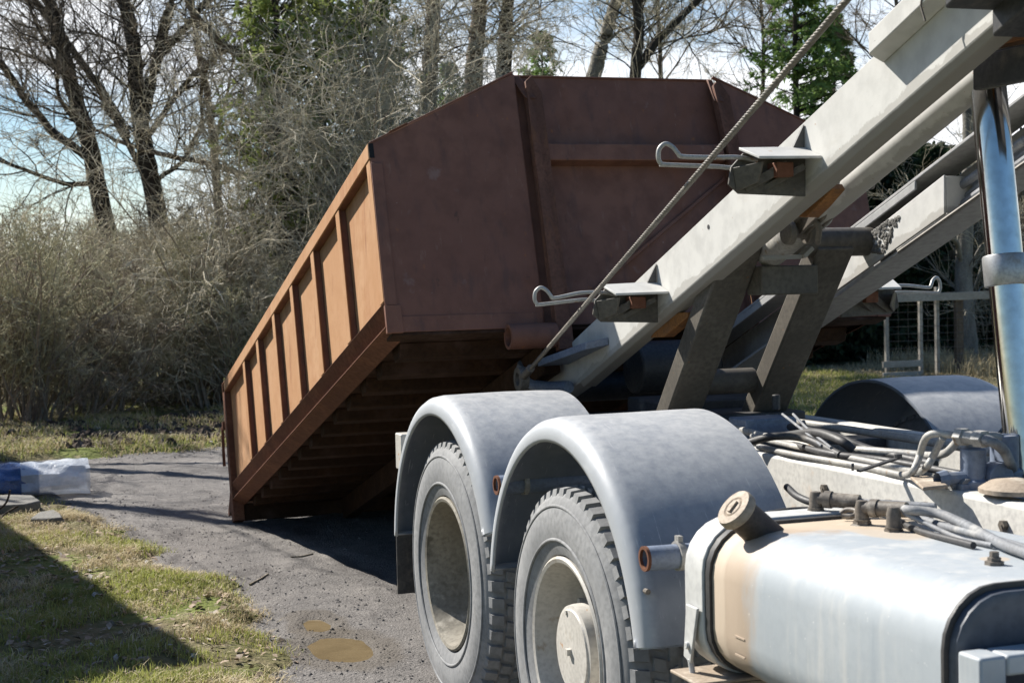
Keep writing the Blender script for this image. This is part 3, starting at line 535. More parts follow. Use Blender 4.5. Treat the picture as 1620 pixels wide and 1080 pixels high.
def fender(yc, zc, a0, a1, far, r_in=0.628, r_out=0.706):
    sec = [(1.736, r_in), (1.733, r_in + 0.012), (1.736, r_out - 0.04), (1.746, r_out - 0.020), (1.766, r_out - 0.006), (1.80, r_out), (1.90, r_out + 0.002), (2.05, r_out + 0.003), (2.18, r_out + 0.002), (2.27, r_out), (2.275, r_out - 0.012)]
    n = 56; mb = MB(); m = len(sec)
    for i in range(n + 1):
        a = a0 + (a1 - a0) * i / n
        for (x, r) in sec:
            xx = 2 * XM - x if far else x
            rr = r + (0.006 * nzv(x * 3, a * 2.5, 1.0, yc) if x > 1.8 else 0)
            mb.v.append((xx, yc + rr * cos(a), zc + rr * sin(a)))
    for i in range(n):
        for j in range(m - 1):
            q = (i * m + j, i * m + j + 1, (i + 1) * m + j + 1, (i + 1) * m + j)
            mb.f.append(q if far else q[::-1])
    # closing lips at both ends
    for i in (0, n):
        b = len(mb.v); a = a0 if i == 0 else a1
        for (x, r) in sec:
            xx = 2 * XM - x if far else x
            mb.v.append((xx, yc + (r_in + 0.02) * cos(a), zc + (r_in + 0.02) * sin(a)))
        for j in range(1, m - 2):
            mb.f.append((i * m + j, i * m + j + 1, b + j + 1, b + j))
    return tp(mb, 'mudguard', M['fender'], 0, solid=0.007, smooth=50, fix=False)
for far in (False, True):
    fender(6.02 if far else 5.945, 0.50 if far else 0.525, radians(5), radians(158), far)
    fender(4.625, 0.540, radians(10), radians(170), far)
    s = (lambda x: 2 * XM - x) if far else (lambda x: x)
    mb = MB(); mb.box(*sorted((s(1.77), s(2.25))), 6.70, 6.712, 0.30, 0.60); tp(mb, 'mud_flap', M['dark'], 0.002)
    mb = MB(); mb.box(*sorted((s(1.775), s(1.86))), 6.60, 6.70, 0.86, 1.02); tp(mb, 'tail_light', M['rim'], 0.006)
    for (y0, z0) in ((5.20, 0.965), (3.875, 0.922)):
        x0 = 1.74 if y0 > 5 else 1.715
        t = MB(); t.pipe((s(x0), y0, z0), (s(2.58), y0, z0 - 0.01), 0.034, 0.027, 20); pb = tp(t, 'mudguard_bracket', M['bluegrey'], 0, smooth=40)
        t = MB(); t.lathe((s(x0 + 0.095), y0, z0), (1, 0, 0), [(0, 0.034), (0, 0.041), (0.018, 0.041), (0.018, 0.034)], 20); t.box(*sorted((s(x0 + 0.097), s(x0 + 0.111))), y0 - 0.012, y0 + 0.012, z0 + 0.03, z0 + 0.055); t.build('clamp', M['pipe'], pb, smooth=35)
        t = MB(); t.pipe((s(x0 - 0.002), y0, z0), (s(x0 + 0.007), y0, z0), 0.0345, 0.026, 20); t.build('rusty_end', M['rust_rail'], pb, smooth=40)
# bolts of the near front mudguard
for (px, py) in ((1030, 778), (1032, 802), (1023, 935)):
    mb = MB(); p = at(px, py, 'Y', 3.96); p.y = 4.625 - sqrt(max(0.709 ** 2 - (p.z - 0.54) ** 2, 0)); p = at(px, py, 'Y', p.y)
    mb.lathe((p.x, p.y - 0.010, p.z), (0, 1, 0), [(0, 0.001), (0, 0.008), (0.02, 0.008)], 8); tp(mb, 'mudguard_bolt', M['fitting'], 0)

# chassis rails (C sections)
for (x0, x1) in ((2.59, 2.67), (3.37, 3.45)):
    mb = MB(); mb.box(x0, x1, 1.2, 6.9, 0.80, 1.068); tp(mb, 'chassis_rail', M['chassis'], 0.014, seg=3)
mb = MB(); mb.box(2.68, 3.36, 6.75, 6.85, 0.82, 1.05); mb.box(2.68, 3.36, 5.25, 5.4, 0.84, 1.04); mb.box(2.68, 3.36, 3.55, 3.62, 0.80, 1.03); mb.box(2.68, 3.36, 2.4, 2.5, 0.80, 1.03); tp(mb, 'cross_member', M['dark'], 0.006)
# under-frame machinery seen dark between the rails
mb = MB(); mb.tube([(2.35, 6.35, 1.00), (2.35, 6.9, 1.00)], 0.12, 20); tp(mb, 'air_tank', M['dark'], 0.01)
mb = MB(); mb.tube([(2.86, 6.55, 1.27), (3.26, 6.55, 1.27)], 0.12, 20); tp(mb, 'winch_drum', M['dark'], 0.01)
mb = MB(); mb.tube([(3.0, 5.95, 0.75), (3.0, 4.65, 0.72), (3.0, 3.0, 0.85)], 0.06, 12); tp(mb, 'drive_shaft', M['dark'], 0)
mb = MB(); mb.box(2.72, 3.32, 5.95, 6.3, 1.0, 1.16); tp(mb, 'pivot_block', M['dark'], 0.01)

# ---- lifting frame
TA = 0.370; CA, SA = cos(math.atan(TA)), sin(math.atan(TA))
def zb(y): return 1.59 + (5.537 - y) * TA      # lower edge of the near face
def zt(y): return zb(y) + 0.212                # upper edge
def arm_mb(x0, x1, y0, y1):
    mb = MB(); h = 0.022
    sec = [(x0, 0.0), (x0 + 0.018, -h), (x1 - 0.018, -h), (x1, 0.0), (x1, 0.212), (x0, 0.212)]
    P = [(x, y0, zb(y0) + dz) for (x, dz) in sec]
    mb.prism(P, (0, y1 - y0, -(y1 - y0) * TA)); return mb
# near arm
mb = arm_mb(2.60, 2.695, 2.0, 6.55)
mb.prism([(2.60, 6.551, zt(6.551)), (2.60, 6.95, zt(6.95) - 0.005), (2.60, 7.02, zt(7.02) - 0.06), (2.60, 6.95, zb(6.95) + 0.02), (2.60, 6.551, zb(6.551))], (0.095, 0, 0))
tp(mb, 'lifting_arm', M['arm'], 0.003, seg=1, smooth=0)
# small drilled hole on the arm
p = at(1121, 359, 'X', 2.6); mb = MB(); mb.lathe((2.5985, p.y, p.z), (1, 0, 0), [(0, 0.001), (0, 0.009)], 20); tp(mb, 'drilled_hole', M['dark'], 0)
# far arm: channel open towards the inside with a cover plate
mb = MB(); x0, x1 = 3.29, 3.45
def slab(mb, xa, xb, da, db, ya, yb): mb.prism([(xa, ya, zb(ya) + da), (xb, ya, zb(ya) + da), (xb, ya, zb(ya) + db), (xa, ya, zb(ya) + db)], (0, yb - ya, -(yb - ya) * TA))
slab(mb, 3.44, 3.45, -0.012, 0.195, 2.0, 6.9); slab(mb, 3.29, 3.439, 0.198, 0.212, 2.0, 6.9); slab(mb, 3.29, 3.439, -0.022, -0.008, 2.0, 6.9)
slab(mb, 3.288, 3.298, 0.165, 0.197, 4.93, 6.9)
far_arm = tp(mb, 'lifting_arm', M['arm_far'], 0.003)
far_arm['label'] = 'far lifting arm, an open channel with a cover plate and hoses inside'
mb = MB(); P = [(3.280, 4.738, zb(4.738) - 0.004), (3.280, 4.738, zb(4.738) + 0.135), (3.280, 5.28, zb(5.28) + 0.125), (3.280, 5.62, zb(5.62) + 0.09), (3.280, 5.62, zb(5.62) - 0.004)]
mb.prism(P, (0.009, 0, 0)); mb.box(3.2895, 3.40, 4.738, 4.748, zb(4.738) + 0.0, zb(4.738) + 0.13)
tp(mb, 'cover_plate', M['arm'], 0.003)
# caked grease on the cover plate
mb = MB(); rnd = random.Random(4)
gp = [(1352, 388), (1375, 372), (1405, 350), (1424, 342), (1412, 372), (1398, 400), (1386, 398), (1372, 396)]
for k in range(420):
    a, b2 = rnd.random(), rnd.random(); i = rnd.randrange(1, len(gp) - 1)
    if a + b2 > 1: a, b2 = 1 - a, 1 - b2
    px = gp[0][0] + a * (gp[i][0] - gp[0][0]) + b2 * (gp[i + 1][0] - gp[0][0]); py = gp[0][1] + a * (gp[i][1] - gp[0][1]) + b2 * (gp[i + 1][1] - gp[0][1])
    p = at(px, py, 'X', 3.278); r = rnd.uniform(0.004, 0.010)
    mb.lathe((3.276 - r * 0.25, p.y, p.z), (1, 0, 0), [(0, 0.001), (0.001, r * 0.6), (r * 0.35, r), (r * 0.6, r)], 7)
tp(mb, 'grease_patch', M['grease'], 0, smooth=60)
# hoses inside the far channel
for k, dz in enumerate((0.03, 0.065, 0.10)):
    mb = MB(); mb.tube(bez([(3.36 + 0.02 * (k % 2), y, zb(y) + dz + 0.012 * nzv(y * 2, k, 1)) for y in (2.0, 2.8, 3.6, 4.2, 4.7, 5.3)], 6), 0.016, 10); tp(mb, 'channel_hose', M['hose'], 0)
mb = MB(); mb.tube([(3.262, y, zb(y) - 0.035) for y in (3.4, 4.0, 4.8, 5.0)], 0.008, 6); tp(mb, 'thin_cable', M['wire'], 0)

# container guide brackets with bent wire loops
def bracket(Y, dx, far, full=True):
    """Y: where the lower front corner of its top plate meets the arm"""
    s = (lambda x: 2 * XM - x) if far else (lambda x: x)
    b = sub('guide_bracket', (s(2.5), Y, zb(Y)))
    z = zb(Y) + 0.043
    mb = MB()
    x0, xa = 2.375, 2.599
    # top plate: slopes up to the rear, tapering towards the outside
    mb.prism([(s(xa), Y, z), (s(x0 + 0.0), Y + 0.0, z - 0.002), (s(x0 - 0.02), Y + 0.10, z + 0.034), (s(xa), Y + 0.12, z + 0.040)], (0, 0, 0.009))
    mb.build('top_plate', M['arm'], b, bevel=0.002)
    mb = MB()
    yb = Y + 0.105
    mb.prism([(s(x0 - 0.045), yb, z - 0.02), (s(x0 - 0.055), yb, z - 0.075), (s(x0 - 0.02), yb, z - 0.105), (s(xa), yb, z - 0.115), (s(xa), yb, z + 0.030), (s(x0), yb, z + 0.025)], (0, 0.010, 0))
    mb.build('back_plate', M['leg'], b, bevel=0.002)
    mb = MB()
    mb.prism([(s(x0 - 0.042), yb - 0.003, z - 0.022), (s(x0 + 0.02), Y + 0.02, z - 0.008), (s(x0 + 0.02), Y + 0.05, z - 0.07), (s(x0 - 0.03), yb - 0.003, z - 0.098)], (0.008 if not far else -0.008, 0, 0))
    mb.build('end_plate', M['leg'], b, bevel=0.002)
    mb = MB(); mb.prism([(s(2.597), Y + 0.105, z + 0.043), (s(2.555), Y + 0.105, z + 0.043), (s(2.597), Y + 0.105, z + 0.120)], (0, 0.012, 0)); mb.build('gusset', M['gusset'], b, bevel=0.001)
    mb = MB(); mb.box(*sorted((s(x0 + 0.085), s(x0 + 0.145))), Y + 0.04, Y + 0.12, z - 0.055, z - 0.008); mb.build('stop_block', M['rust_rail'], b, bevel=0.004)
    mb = MB(); mb.beam((s(x0 + 0.0), Y + 0.10, z - 0.085), (s(x0 + 0.13), Y + 0.05, z - 0.015), 0.006, 0.03); mb.beam((s(x0 + 0.075), Y + 0.12, z - 0.09), (s(x0 + 0.195), Y + 0.06, z - 0.02), 0.03, 0.02); mb.build('diagonal_lever', M['leg'], b, bevel=0.002)
    mb = MB(); yl = Y + 0.13
    L = 0.275
    xo = x0 - 0.005
    lo = [(xo + 0.02, yl - 0.01, z - 0.012), (xo - 0.03, yl, z - 0.020), (xo - 0.08, yl + 0.005, z - 0.016), (xo - L + 0.02, yl + 0.01, z - 0.014 - dx)]
    lp = [(xo - L + 0.004, yl + 0.01, z - 0.010 - dx), (xo - L - 0.004, yl + 0.01, z + 0.008 - dx), (xo - L + 0.000, yl + 0.01, z + 0.036 - dx), (xo - L + 0.020, yl + 0.005, z + 0.052 - dx), (xo - L + 0.042, yl - 0.002, z + 0.040 - dx), (xo - L + 0.056, yl - 0.01, z + 0.020 - dx), (xo - L + 0.072, yl - 0.012, z + 0.010 - dx)]
    up = [(xo - 0.10, yl - 0.02, z + 0.011), (xo - 0.02, yl - 0.03, z + 0.011), (xo + 0.05, yl - 0.03, z + 0.000)]
    mb.tube([Vector((s(p[0]), p[1], p[2])) for p in bez(lo + lp + up, 5)], 0.0075, 10)
    mb.build('wire_loop', M['rod'], b, smooth=60)
    return b
bracket(5.585, 0.016, False); bracket(4.413, -0.004, False); bracket(5.60, 0.010, True); bracket(4.413, -0.004, True)

# orange wear pads under the arm
for (Y, x) in ((4.50, 2.70), (5.42, 2.65)):
    mb = MB()
    q = [(1262, 343), (1280, 317), (1296, 296), (1312, 291), (1317, 300), (1292, 329), (1276, 344)] if Y < 5 else [(1028, 534), (1052, 502), (1062, 494), (1087, 494), (1087, 502), (1050, 533)]
    mb.prism([at(a_, b_, 'X', x) for (a_, b_) in q], (0.05, 0, 0))
    tp(mb, 'wear_pad', M['orange'], 0.004)
# long hydraulic barrel between the arms
p0 = at(1500, 165, 'X', 2.86); p1 = at(1200, 415, 'X', 2.86); d = (p1 - p0).normalized()
mb = MB(); mb.tube([p0 - d * 1.3, p0, p0 + d * 0.95], 0.05, 24); hb = tp(mb, 'push_cylinder', M['arm'], 0.004, smooth=60)
q = p0 + d * 0.93
mb = MB(); mb.tube([q - d * 0.1, q + d * 0.30], 0.058, 24); mb.build('end_sleeve', M['pipe'], hb, bevel=0.004)
qq = at(1345, 287, 'X', 2.88)
mb = MB(); mb.lathe(qq, (0.12, -0.38, 0.92), [(0, 0.001), (0, 0.085), (0.016, 0.085), (0.016, 0.001)], 28); mb.build('clamp_ring', M['dark'], hb, bevel=0.002, fix=True)
# bolt, clevis and small lever under the near arm
c0 = at(1262, 368, 'X', 2.80)
mb = MB(); mb.lathe(c0 - Vector((0.05, 0, 0)), (1, 0, 0), [(0, 0.001), (0, 0.042), (0.025, 0.045), (0.025, 0.02), (0.08, 0.02), (0.08, 0.042), (0.1, 0.042)], 20)
for k in range(3): mb.beam(c0 + Vector((0.03 * k, 0, 0.01)), c0 + Vector((0.02 + 0.03 * k, -0.2, 0.12)), 0.014, 0.05)
mb.tube(bez([c0 + Vector((-0.02, 0.02, 0.03)), c0 + Vector((0, -0.05, 0.06)), c0 + Vector((0.03, -0.09, 0.02)), c0 + Vector((0.05, -0.05, -0.04))]), 0.012, 8)
tp(mb, 'clevis', M['fitting'], 0.003)
a, b2, c2 = at(1205, 408, 'Y', 5.02), at(1268, 406, 'Y', 5.02), at(1282, 392, 'Y', 5.02)
mb = MB(); mb.beam(a, b2, 0.02, 0.016, up=(0, 0, 1)); mb.beam(b2, c2, 0.045, 0.016, up=(0, 0, 1)); tp(mb, 'bent_lever', M['arm'], 0.002)
# cross tube and legs
p, q = at(1165, 378, 'X', 2.68), at(1365, 380, 'X', 3.3)
mb = MB(); mb.tube([(2.63, 5.25, 1.80), (3.43, 5.25, 1.80)], 0.055, 24); tp(mb, 'cross_tube', M['leg'], 0.004)
mb = MB(); mb.beam((2.80, 5.26, 1.66), (3.04, 5.26, 1.66), 0.12, 0.11); tp(mb, 'leg_bridge', M['leg'], 0.006)
for (xc, y0, y1) in ((2.72, 5.22, 5.86), (3.115, 5.22, 5.86)):
    mb = MB(); mb.beam((xc, y0, 1.80), (xc, y1, 1.03), 0.155, 0.09, up=(0, -1, 0.4)); lg = tp(mb, 'support_leg', M['leg'], 0.008)
    if xc < 2.9: continue
mb = MB(); mb.tube([(2.80, 5.74, 1.25), (3.04, 5.74, 1.25)], 0.052, 20); tp(mb, 'leg_brace', M['leg'], 0)
mb = MB(); mb.box(2.62, 3.24, 5.66, 6.02, 1.078, 1.12); tp(mb, 'leg_base', M['dark'], 0.006)
# arm-end flange bar, hook plate and roller
mb = MB(); mb.prism([(2.455, 6.70, 1.285), (2.598, 6.68, 1.290), (2.598, 6.20, 1.395), (2.50, 6.22, 1.378)], (0, 0, 0.032)); tp(mb, 'guide_flange', M['bluegrey'], 0.003)
mb = MB(); mb.tube(bez([at(828, 575, 'X', 2.5), at(826, 590, 'X', 2.5), at(838, 605, 'X', 2.5), at(862, 612, 'X', 2.52), at(900, 612, 'X', 2.56)], 6), 0.028, 12); tp(mb, 'curved_guard', M['bluegrey'], 0)
mb = MB(); mb.tube([(2.62, 6.98, 1.16), (3.42, 6.98, 1.16)], 0.07, 24); tp(mb, 'tail_roller', M['dark'], 0.004)
# guide channel on the upper part of the near arm
mb = MB()
def gp2(y, x, dz): return (x, y, zt(y) + dz)
mb.prism([gp2(4.10, 2.598, 0.02), gp2(4.03, 2.535, 0.028), gp2(4.03, 2.535, -0.036), gp2(4.05, 2.598, -0.050)], (0, -2.03, 2.03 * TA)); tp(mb, 'guide_channel', M['arm'], 0.003)
p = at(1460, 20, 'X', 2.533); mb = MB(); mb.tube([(2.5335, p.y, p.z + 0.06), (2.533, p.y + 0.01, p.z + 0.02), (2.5335, p.y - 0.01, p.z - 0.025)], 0.003, 6); tp(mb, 'weld_seam', M['fitting'], 0)
# head block at the front end of the frame
mb = MB(); mb.prism([(2.43, 3.50, 2.362), (2.43, 2.0, 2.917), (2.43, 2.0, 3.2), (2.43, 3.50, 2.64)], (1.2, 0, 0))
mb.prism([(2.575, 3.50, zb(3.5) - 0.05), (2.575, 2.2, zb(2.2) - 0.05), (2.575, 2.2, zt(2.2) + 0.06), (2.575, 3.50, zt(3.5) + 0.01)], (0.9, 0, 0)); tp(mb, 'frame_head', M['dark'], 0.008)
mb = MB(); mb.tube([(2.5, 3.72, 2.30), (2.60, 3.72, 2.30)], 0.02, 8); 
mb = MB(); mb.box(2.78, 3.28, 3.35, 3.49, 2.18, 2.36); mb.box(2.765, 2.80, 3.45, 3.85, 2.20, 2.30); tp(mb, 'cylinder_bracket', M['dark'], 0.006)
mb = MB(); p = at(1600, 52, 'X', 2.78); mb.box(2.76, 2.84, p.y - 0.2, p.y + 0.12, p.z - 0.03, p.z + 0.03); tp(mb, 'wear_pad', M['orange'], 0.004)

# hydraulic lift cylinder with chrome rod
pT, pC, pB = at(1556, 60, 'X', 2.88), at(1591, 428, 'X', 2.88), at(1622, 752, 'X', 2.88)
d = (pB - pT).normalized()
cy = sub('lift_cylinder', pB)
mb = MB(); mb.tube([pT - d * 0.1, pB], 0.0525, 40); mb.build('chrome_rod', M['chrome'], cy, smooth=60)
mb = MB(); mb.lathe(pC - d * 0.045, d, [(0, 0.052), (0, 0.062), (0.004, 0.064), (0.086, 0.064), (0.09, 0.062), (0.09, 0.052)], 40)
mb.build('collar', M['collar'], cy, smooth=40)
mb = MB(); mb.lathe(pB - d * 0.005, d, [(0, 0.052), (0, 0.074), (0.02, 0.078), (0.035, 0.078), (0.038, 0.072), (0.05, 0.072), (0.052, 0.08), (0.5, 0.08)], 40); mb.build('gland', M['fitting'], cy, smooth=40)

# wire rope: six strands laid round a straight line
pa, pb = at(835, 588, 'X', 2.34), at(1340, 0, 'X', 2.06)
d = (pb - pa); Lr = d.length; d.normalize(); pb2 = pb + d * 1.2; Lr += 1.2
a = d.cross(Vector((0, 0, 1))).normalized(); b2 = d.cross(a)
mb = MB()
for k in range(6):
    pts = []
    for i in range(int(Lr / 0.009) + 1):
        t = i * 0.009; ph = 2 * pi * (t / 0.105 + k / 6); pts.append(pa + d * t + (a * cos(ph) + b2 * sin(ph)) * 0.0060)
    mb.tube(pts, 0.0041, 6)
tp(mb, 'wire_rope', M['wire'], 0, smooth=60)
mb = MB(); mb.tube([pa - d * 0.10, pa + d * 0.06], 0.018, 14); mb.lathe(pa - d * 0.12, (1, 0, 0), [(-0.02, 0.03), (-0.02, 0.055), (0.02, 0.055), (0.02, 0.03), (-0.02, 0.03)], 20); tp(mb, 'rope_socket', M['fitting'], 0.002)

# ---- oil tank: rounded profile swept along Y
def rsec(x0, x1, z0, z1, r, n=7):
    out = []
    for (cx, cz, a) in ((x0 + r, z0 + r, pi), (x1 - r, z0 + r, 1.5 * pi), (x1 - r, z1 - r, 0), (x0 + r, z1 - r, 0.5 * pi)):
        for k in range(n): t = a + k * pi / 2 / (n - 1); out.append((cx + r * cos(t), cz + r * sin(t)))
    return out
tank = sub('oil_tank', (2.1, 3.1, 0.68))
TX0, TX1, TZ0, TZ1, TY0, TY1 = 1.755, 2.42, 0.675, 1.045, 2.56, 3.63
def loft(mb, secs, cap=True):
    secs = [(y, [(x, z + 0.028 * max(0, (3.63 - y) / 1.07) * (z > 0.86)) for (x, z) in sc]) for (y, sc) in secs]
    n = len(secs[0][1]); b = len(mb.v)
    for (y, sc) in secs: mb.v += [(x, y, z) for (x, z) in sc]
    for i in range(len(secs) - 1):
        for k in range(n):
            mb.f.append((b + i * n + k, b + (i + 1) * n + k, b + (i + 1) * n + (k + 1) % n, b + i * n + (k + 1) % n))
    if cap:
        mb.f.append(tuple(b + k for k in range(n))); mb.f.append(tuple(b + (len(secs) - 1) * n + k for k in range(n - 1, -1, -1)))
mb = MB(); rs = lambda e: rsec(TX0 + e, TX1 - e, TZ0 + e, TZ1 - e, 0.12 - e * 0.5)
loft(mb, [(TY0 + 0.0, rs(0.0)), (TY0 + 0.02, rs(0.0)), (TY0 + 0.4, rs(-0.002)), (TY0 + 0.8, rs(-0.001)), (TY1 - 0.03, rs(0.002)), (TY1 - 0.008, rs(0.012)), (TY1, rs(0.03))])
mb.build('tank_body', M['tank'], tank, smooth=40, fix=True)
mb = MB(); loft(mb, [(TY1 + 0.001, rs(0.024)), (TY1 + 0.012, rs(0.05))]); mb.build('tank_bounce_cap', M['dark'], tank, smooth=40, fix=True)  # unseen dark cap added to cut light bounced onto the mudguard
mb = MB(); loft(mb, [(TY0 - 0.030, rs(0.034)), (TY0 - 0.032, rs(0.022)), (TY0 - 0.028, rs(0.012)), (TY0 - 0.011, rs(0.008))]); mb.build('tank_end', M['tank_end'], tank, smooth=40, fix=True)
mb = MB(); loft(mb, [(TY0 - 0.010, rs(-0.003)), (TY0 - 0.0005, rs(-0.003))]); mb.build('end_seam', M['dark'], tank, smooth=40, fix=True)
# strap and rubber strip at the rear end
mb = MB(); loft(mb, [(TY1 - 0.055, rs(-0.013)), (TY1 + 0.05, rs(-0.013))]); mb.build('strap', M['strap'], tank, bevel=0.004, smooth=40, fix=True)
mb = MB(); loft(mb, [(TY1 - 0.082, rs(-0.007)), (TY1 - 0.0555, rs(-0.007))]); mb.build('rubber_strip', M['dark'], tank, smooth=40, fix=True)
mb = MB()
mb.prism([(1.738, TY1 - 0.045, 0.84), (1.738, TY1 + 0.02, 0.84), (1.738, TY1 + 0.04, 0.70), (1.738, TY1 - 0.0, 0.69)], (-0.008, 0, 0)); mb.lathe((1.722, TY1 + 0.01, 0.735), (1, 0, 0), [(0, 0.001), (0, 0.010), (0.01, 0.010)], 8); mb.tube([(1.735, TY1 + 0.01, 0.70), (1.745, TY1 - 0.0, 0.61)], 0.008, 8)
mb.build('strap_bolt', M['strap'], tank, bevel=0.002)
mb = MB(); mb.prism([(1.70, TY1 - 0.10, 0.655), (1.70, TY1 + 0.06, 0.655), (2.6, TY1 + 0.06, 0.655), (2.6, TY1 - 0.10, 0.655)], (0, 0, 0.009)); mb.prism([(1.70, TY1 - 0.10, 0.654), (1.705, TY1 - 0.10, 0.56), (2.6, TY1 - 0.10, 0.56), (2.6, TY1 - 0.10, 0.654)], (0, 0.009, 0)); mb.build('tank_bracket', M['cap'], tank, bevel=0.003)
# filler neck and cap
n0 = Vector((1.92, 3.47, 0.985)); n1 = at(1166, 807, 'X', 1.785); nd = (n1 - n0).normalized()
mb = MB(); mb.tube([n0, n1], [0.046, 0.042], 28); nk = mb.build('filler_neck', M['neck'], tank, smooth=40)
mb = MB(); mb.lathe(n1 - nd * 0.012, nd, [(0, 0.040), (0, 0.050), (0.004, 0.053), (0.020, 0.053), (0.026, 0.050), (0.027, 0.03), (0.024, 0.026), (0.027, 0.022), (0.027, 0.001)], 32)
c = n1 + nd * 0.016; u = nd.cross(Vector((0, 1, 0))).normalized(); mb.obox(c, u * 0.016, nd.cross(u) * 0.007, nd * 0.005); mb.build('filler_cap', M['cap'], nk, smooth=35)
mb = MB(); 
for (xa, ya, xb, yb) in ((1.752, 3.33, 1.752, 3.27),): pass
p = at(1162, 1005, 'X', 1.752)
for (da, db) in (((0, 0), (0.05, 0)), ((0.05, 0), (0.05, -0.045)), ((0.05, -0.045), (0, -0.045)), ((0, -0.045), (0, 0))):
    mb.beam((1.7535, p.y - da[0], p.z + da[1]), (1.7535, p.y - db[0], p.z + db[1]), 0.003, 0.004)
mb.build('raised_square', M['tank'], tank, bevel=0)
# elbows on the tank top, bolt
def elbow(px, py, h, dirv, mat=M['fitting'], r=0.017, L=0.075):
    b = at(px, py, 'Z', TZ1); mb = MB()
    mb.lathe(b, (0, 0, 1), [(-0.01, 0.03), (0.006, 0.03), (0.010, 0.023), (0.016, 0.023)], 6)
    mb.lathe(b, (0, 0, 1), [(0.014, 0.02), (0.022, 0.022), (0.022, 0.018), (h - 0.01, 0.018), (h + 0.008, 0.014), (h + 0.010, 0.001)], 16)
    dv = Vector(dirv).normalized(); q = b + Vector((0, 0, h - 0.01))
    if L: mb.lathe(q, dv, [(0, 0.017), (0.025, 0.017), (0.025, 0.023), (0.045, 0.023), (0.045, 0.0195), (0.045 + L, 0.0195), (0.045 + L, 0.012)], 14)
    mb.build('hose_elbow', mat, tank, smooth=35); return q + dv * (0.045 + L)
e1 = elbow(1291, 815, 0.055, (0.6, -0.75, -0.02))
e2 = elbow(1364, 834, 0.06, (0.5, -0.8, 0.03))
e3 = elbow(1414, 847, 0.062, (0.6, -0.6, 0), L=0)
def hose(name, pts, r, mat, k=6, n=10): 
    mb = MB(); mb.tube(bez(pts, k), r * (0.72 if name == 'hydraulic_pipe' else 1), n); return tp(mb, name, mat, 0, smooth=70)
zz = 1.10
hose('tank_hose', [e1, e1 + Vector((0.12, -0.16, 0.0)), at(1420, 803, 'Z', 1.085), at(1480, 828, 'Z', 1.078), at(1540, 844, 'Z', 1.082), at(1640, 872, 'Z', 1.085)], 0.010, M['hose'])
hose('tank_hose', [e2, at(1436, 806, 'Z', 1.11), at(1484, 812, 'Z', 1.105), at(1525, 829, 'Z', 1.095), at(1560, 847, 'Z', 1.085), at(1600, 866, 'Z', 1.085), at(1690, 895, 'Z', 1.09)], 0.012, M['hose'])
hose('tank_hose', [e3 + Vector((0.0, 0, 0)), at(1432, 812, 'Z', 1.10), at(1470, 830, 'Z', 1.08), at(1520, 852, 'Z', 1.07), at(1570, 862, 'Z', 1.075)], 0.006, M['hose'])
hose('tank_hose', [at(1215, 812, 'Z', 1.05), at(1260, 806, 'Z', 1.05), at(1330, 806, 'Z', 1.05), at(1400, 812, 'Z', 1.06), at(1450, 838, 'Z', 1.065), at(1540, 862, 'Z', 1.075)], 0.008, M['dark'])
hose('tank_hose', [at(1330, 812, 'Z', 1.06), at(1340, 806, 'Z', 1.07), at(1355, 808, 'Z', 1.07), at(1350, 816, 'Z', 1.06), at(1332, 816, 'Z', 1.06)], 0.007, M['fitting'])
hose('tank_hose', [at(1245, 770, 'Z', 1.04), at(1262, 785, 'Z', 1.03), at(1290, 796, 'Z', 1.02), at(1330, 805, 'Z', 1.0)], 0.011, M['dark'])
mb = MB(); b = at(1573, 893, 'Z', TZ1 + 0.024); mb.lathe(b, (0, 0, 1), [(-0.005, 0.02), (0.008, 0.02), (0.009, 0.014), (0.016, 0.014), (0.017, 0.010), (0.028, 0.010), (0.029, 0.001)], 6); mb.build('tank_bolt', M['fitting'], tank)
for (px, py) in ((1306, 772), (1465, 800), (1408, 796), (1590, 830)):
    mb = MB(); p = at(px, py, 'X', 2.588); mb.lathe((2.575, p.y, p.z), (1, 0, 0), [(0, 0.001), (0, 0.014), (0.02, 0.014)], 6); mb.beam((2.578, p.y, p.z), (2.578, p.y - 0.015, p.z - 0.04), 0.012, 0.01); tp(mb, 'rail_bolt', M['fitting'], 0)
# step bracket and battery box ahead of the tank
mb = MB(); mb.tube([(1.79, 2.50, 0.955), (1.79, 2.50, 0.3)], 0.03, 4); mb = MB()
mb.box(1.755, 1.815, 2.44, 2.51, 0.40, 0.965); mb.box(1.816, 2.6, 2.44, 2.51, 0.925, 0.965); tp(mb, 'step_frame', M['tank'], 0.006)
mb = MB(); mb.box(1.80, 2.5, 1.75, 2.38, 0.45, 0.93); bb = tp(mb, 'battery_box', M['tank'], 0.03, seg=4)
mb = MB(); mb.box(1.795, 2.51, 1.745, 2.385, 0.895, 0.90); mb.build('lid_seam', M['dark'], bb, bevel=0.001)

# ---- pipes along the chassis
def zp(px, py, z): return at(px, py, 'Z', z)
hose('hydraulic_pipe', [zp(1150, 652, 1.10), zp(1238, 664, 1.10), zp(1335, 678, 1.10), zp(1454, 696, 1.10), zp(1600, 720, 1.10)], 0.02, M['pipe'])
hose('hydraulic_pipe', [zp(1150, 672, 1.09), zp(1199, 687, 1.09), zp(1279, 705, 1.09), zp(1380, 713, 1.10), zp(1452, 719, 1.10)], 0.019, M['pipe'])
hose('hydraulic_pipe', [zp(1452, 719, 1.10), zp(1478, 720, 1.11), zp(1496, 716, 1.14), zp(1510, 703, 1.17), zp(1520, 690, 1.20)], 0.017, M['pipe'])
hose('hydraulic_pipe', [zp(1190, 690, 1.084), zp(1280, 711, 1.084), zp(1386, 732, 1.084), zp(1425, 741, 1.085), zp(1452, 746, 1.09), zp(1466, 738, 1.12), zp(1476, 722, 1.15), zp(1486, 702, 1.19), zp(1492, 692, 1.21)], 0.015, M['pipe'], 8)
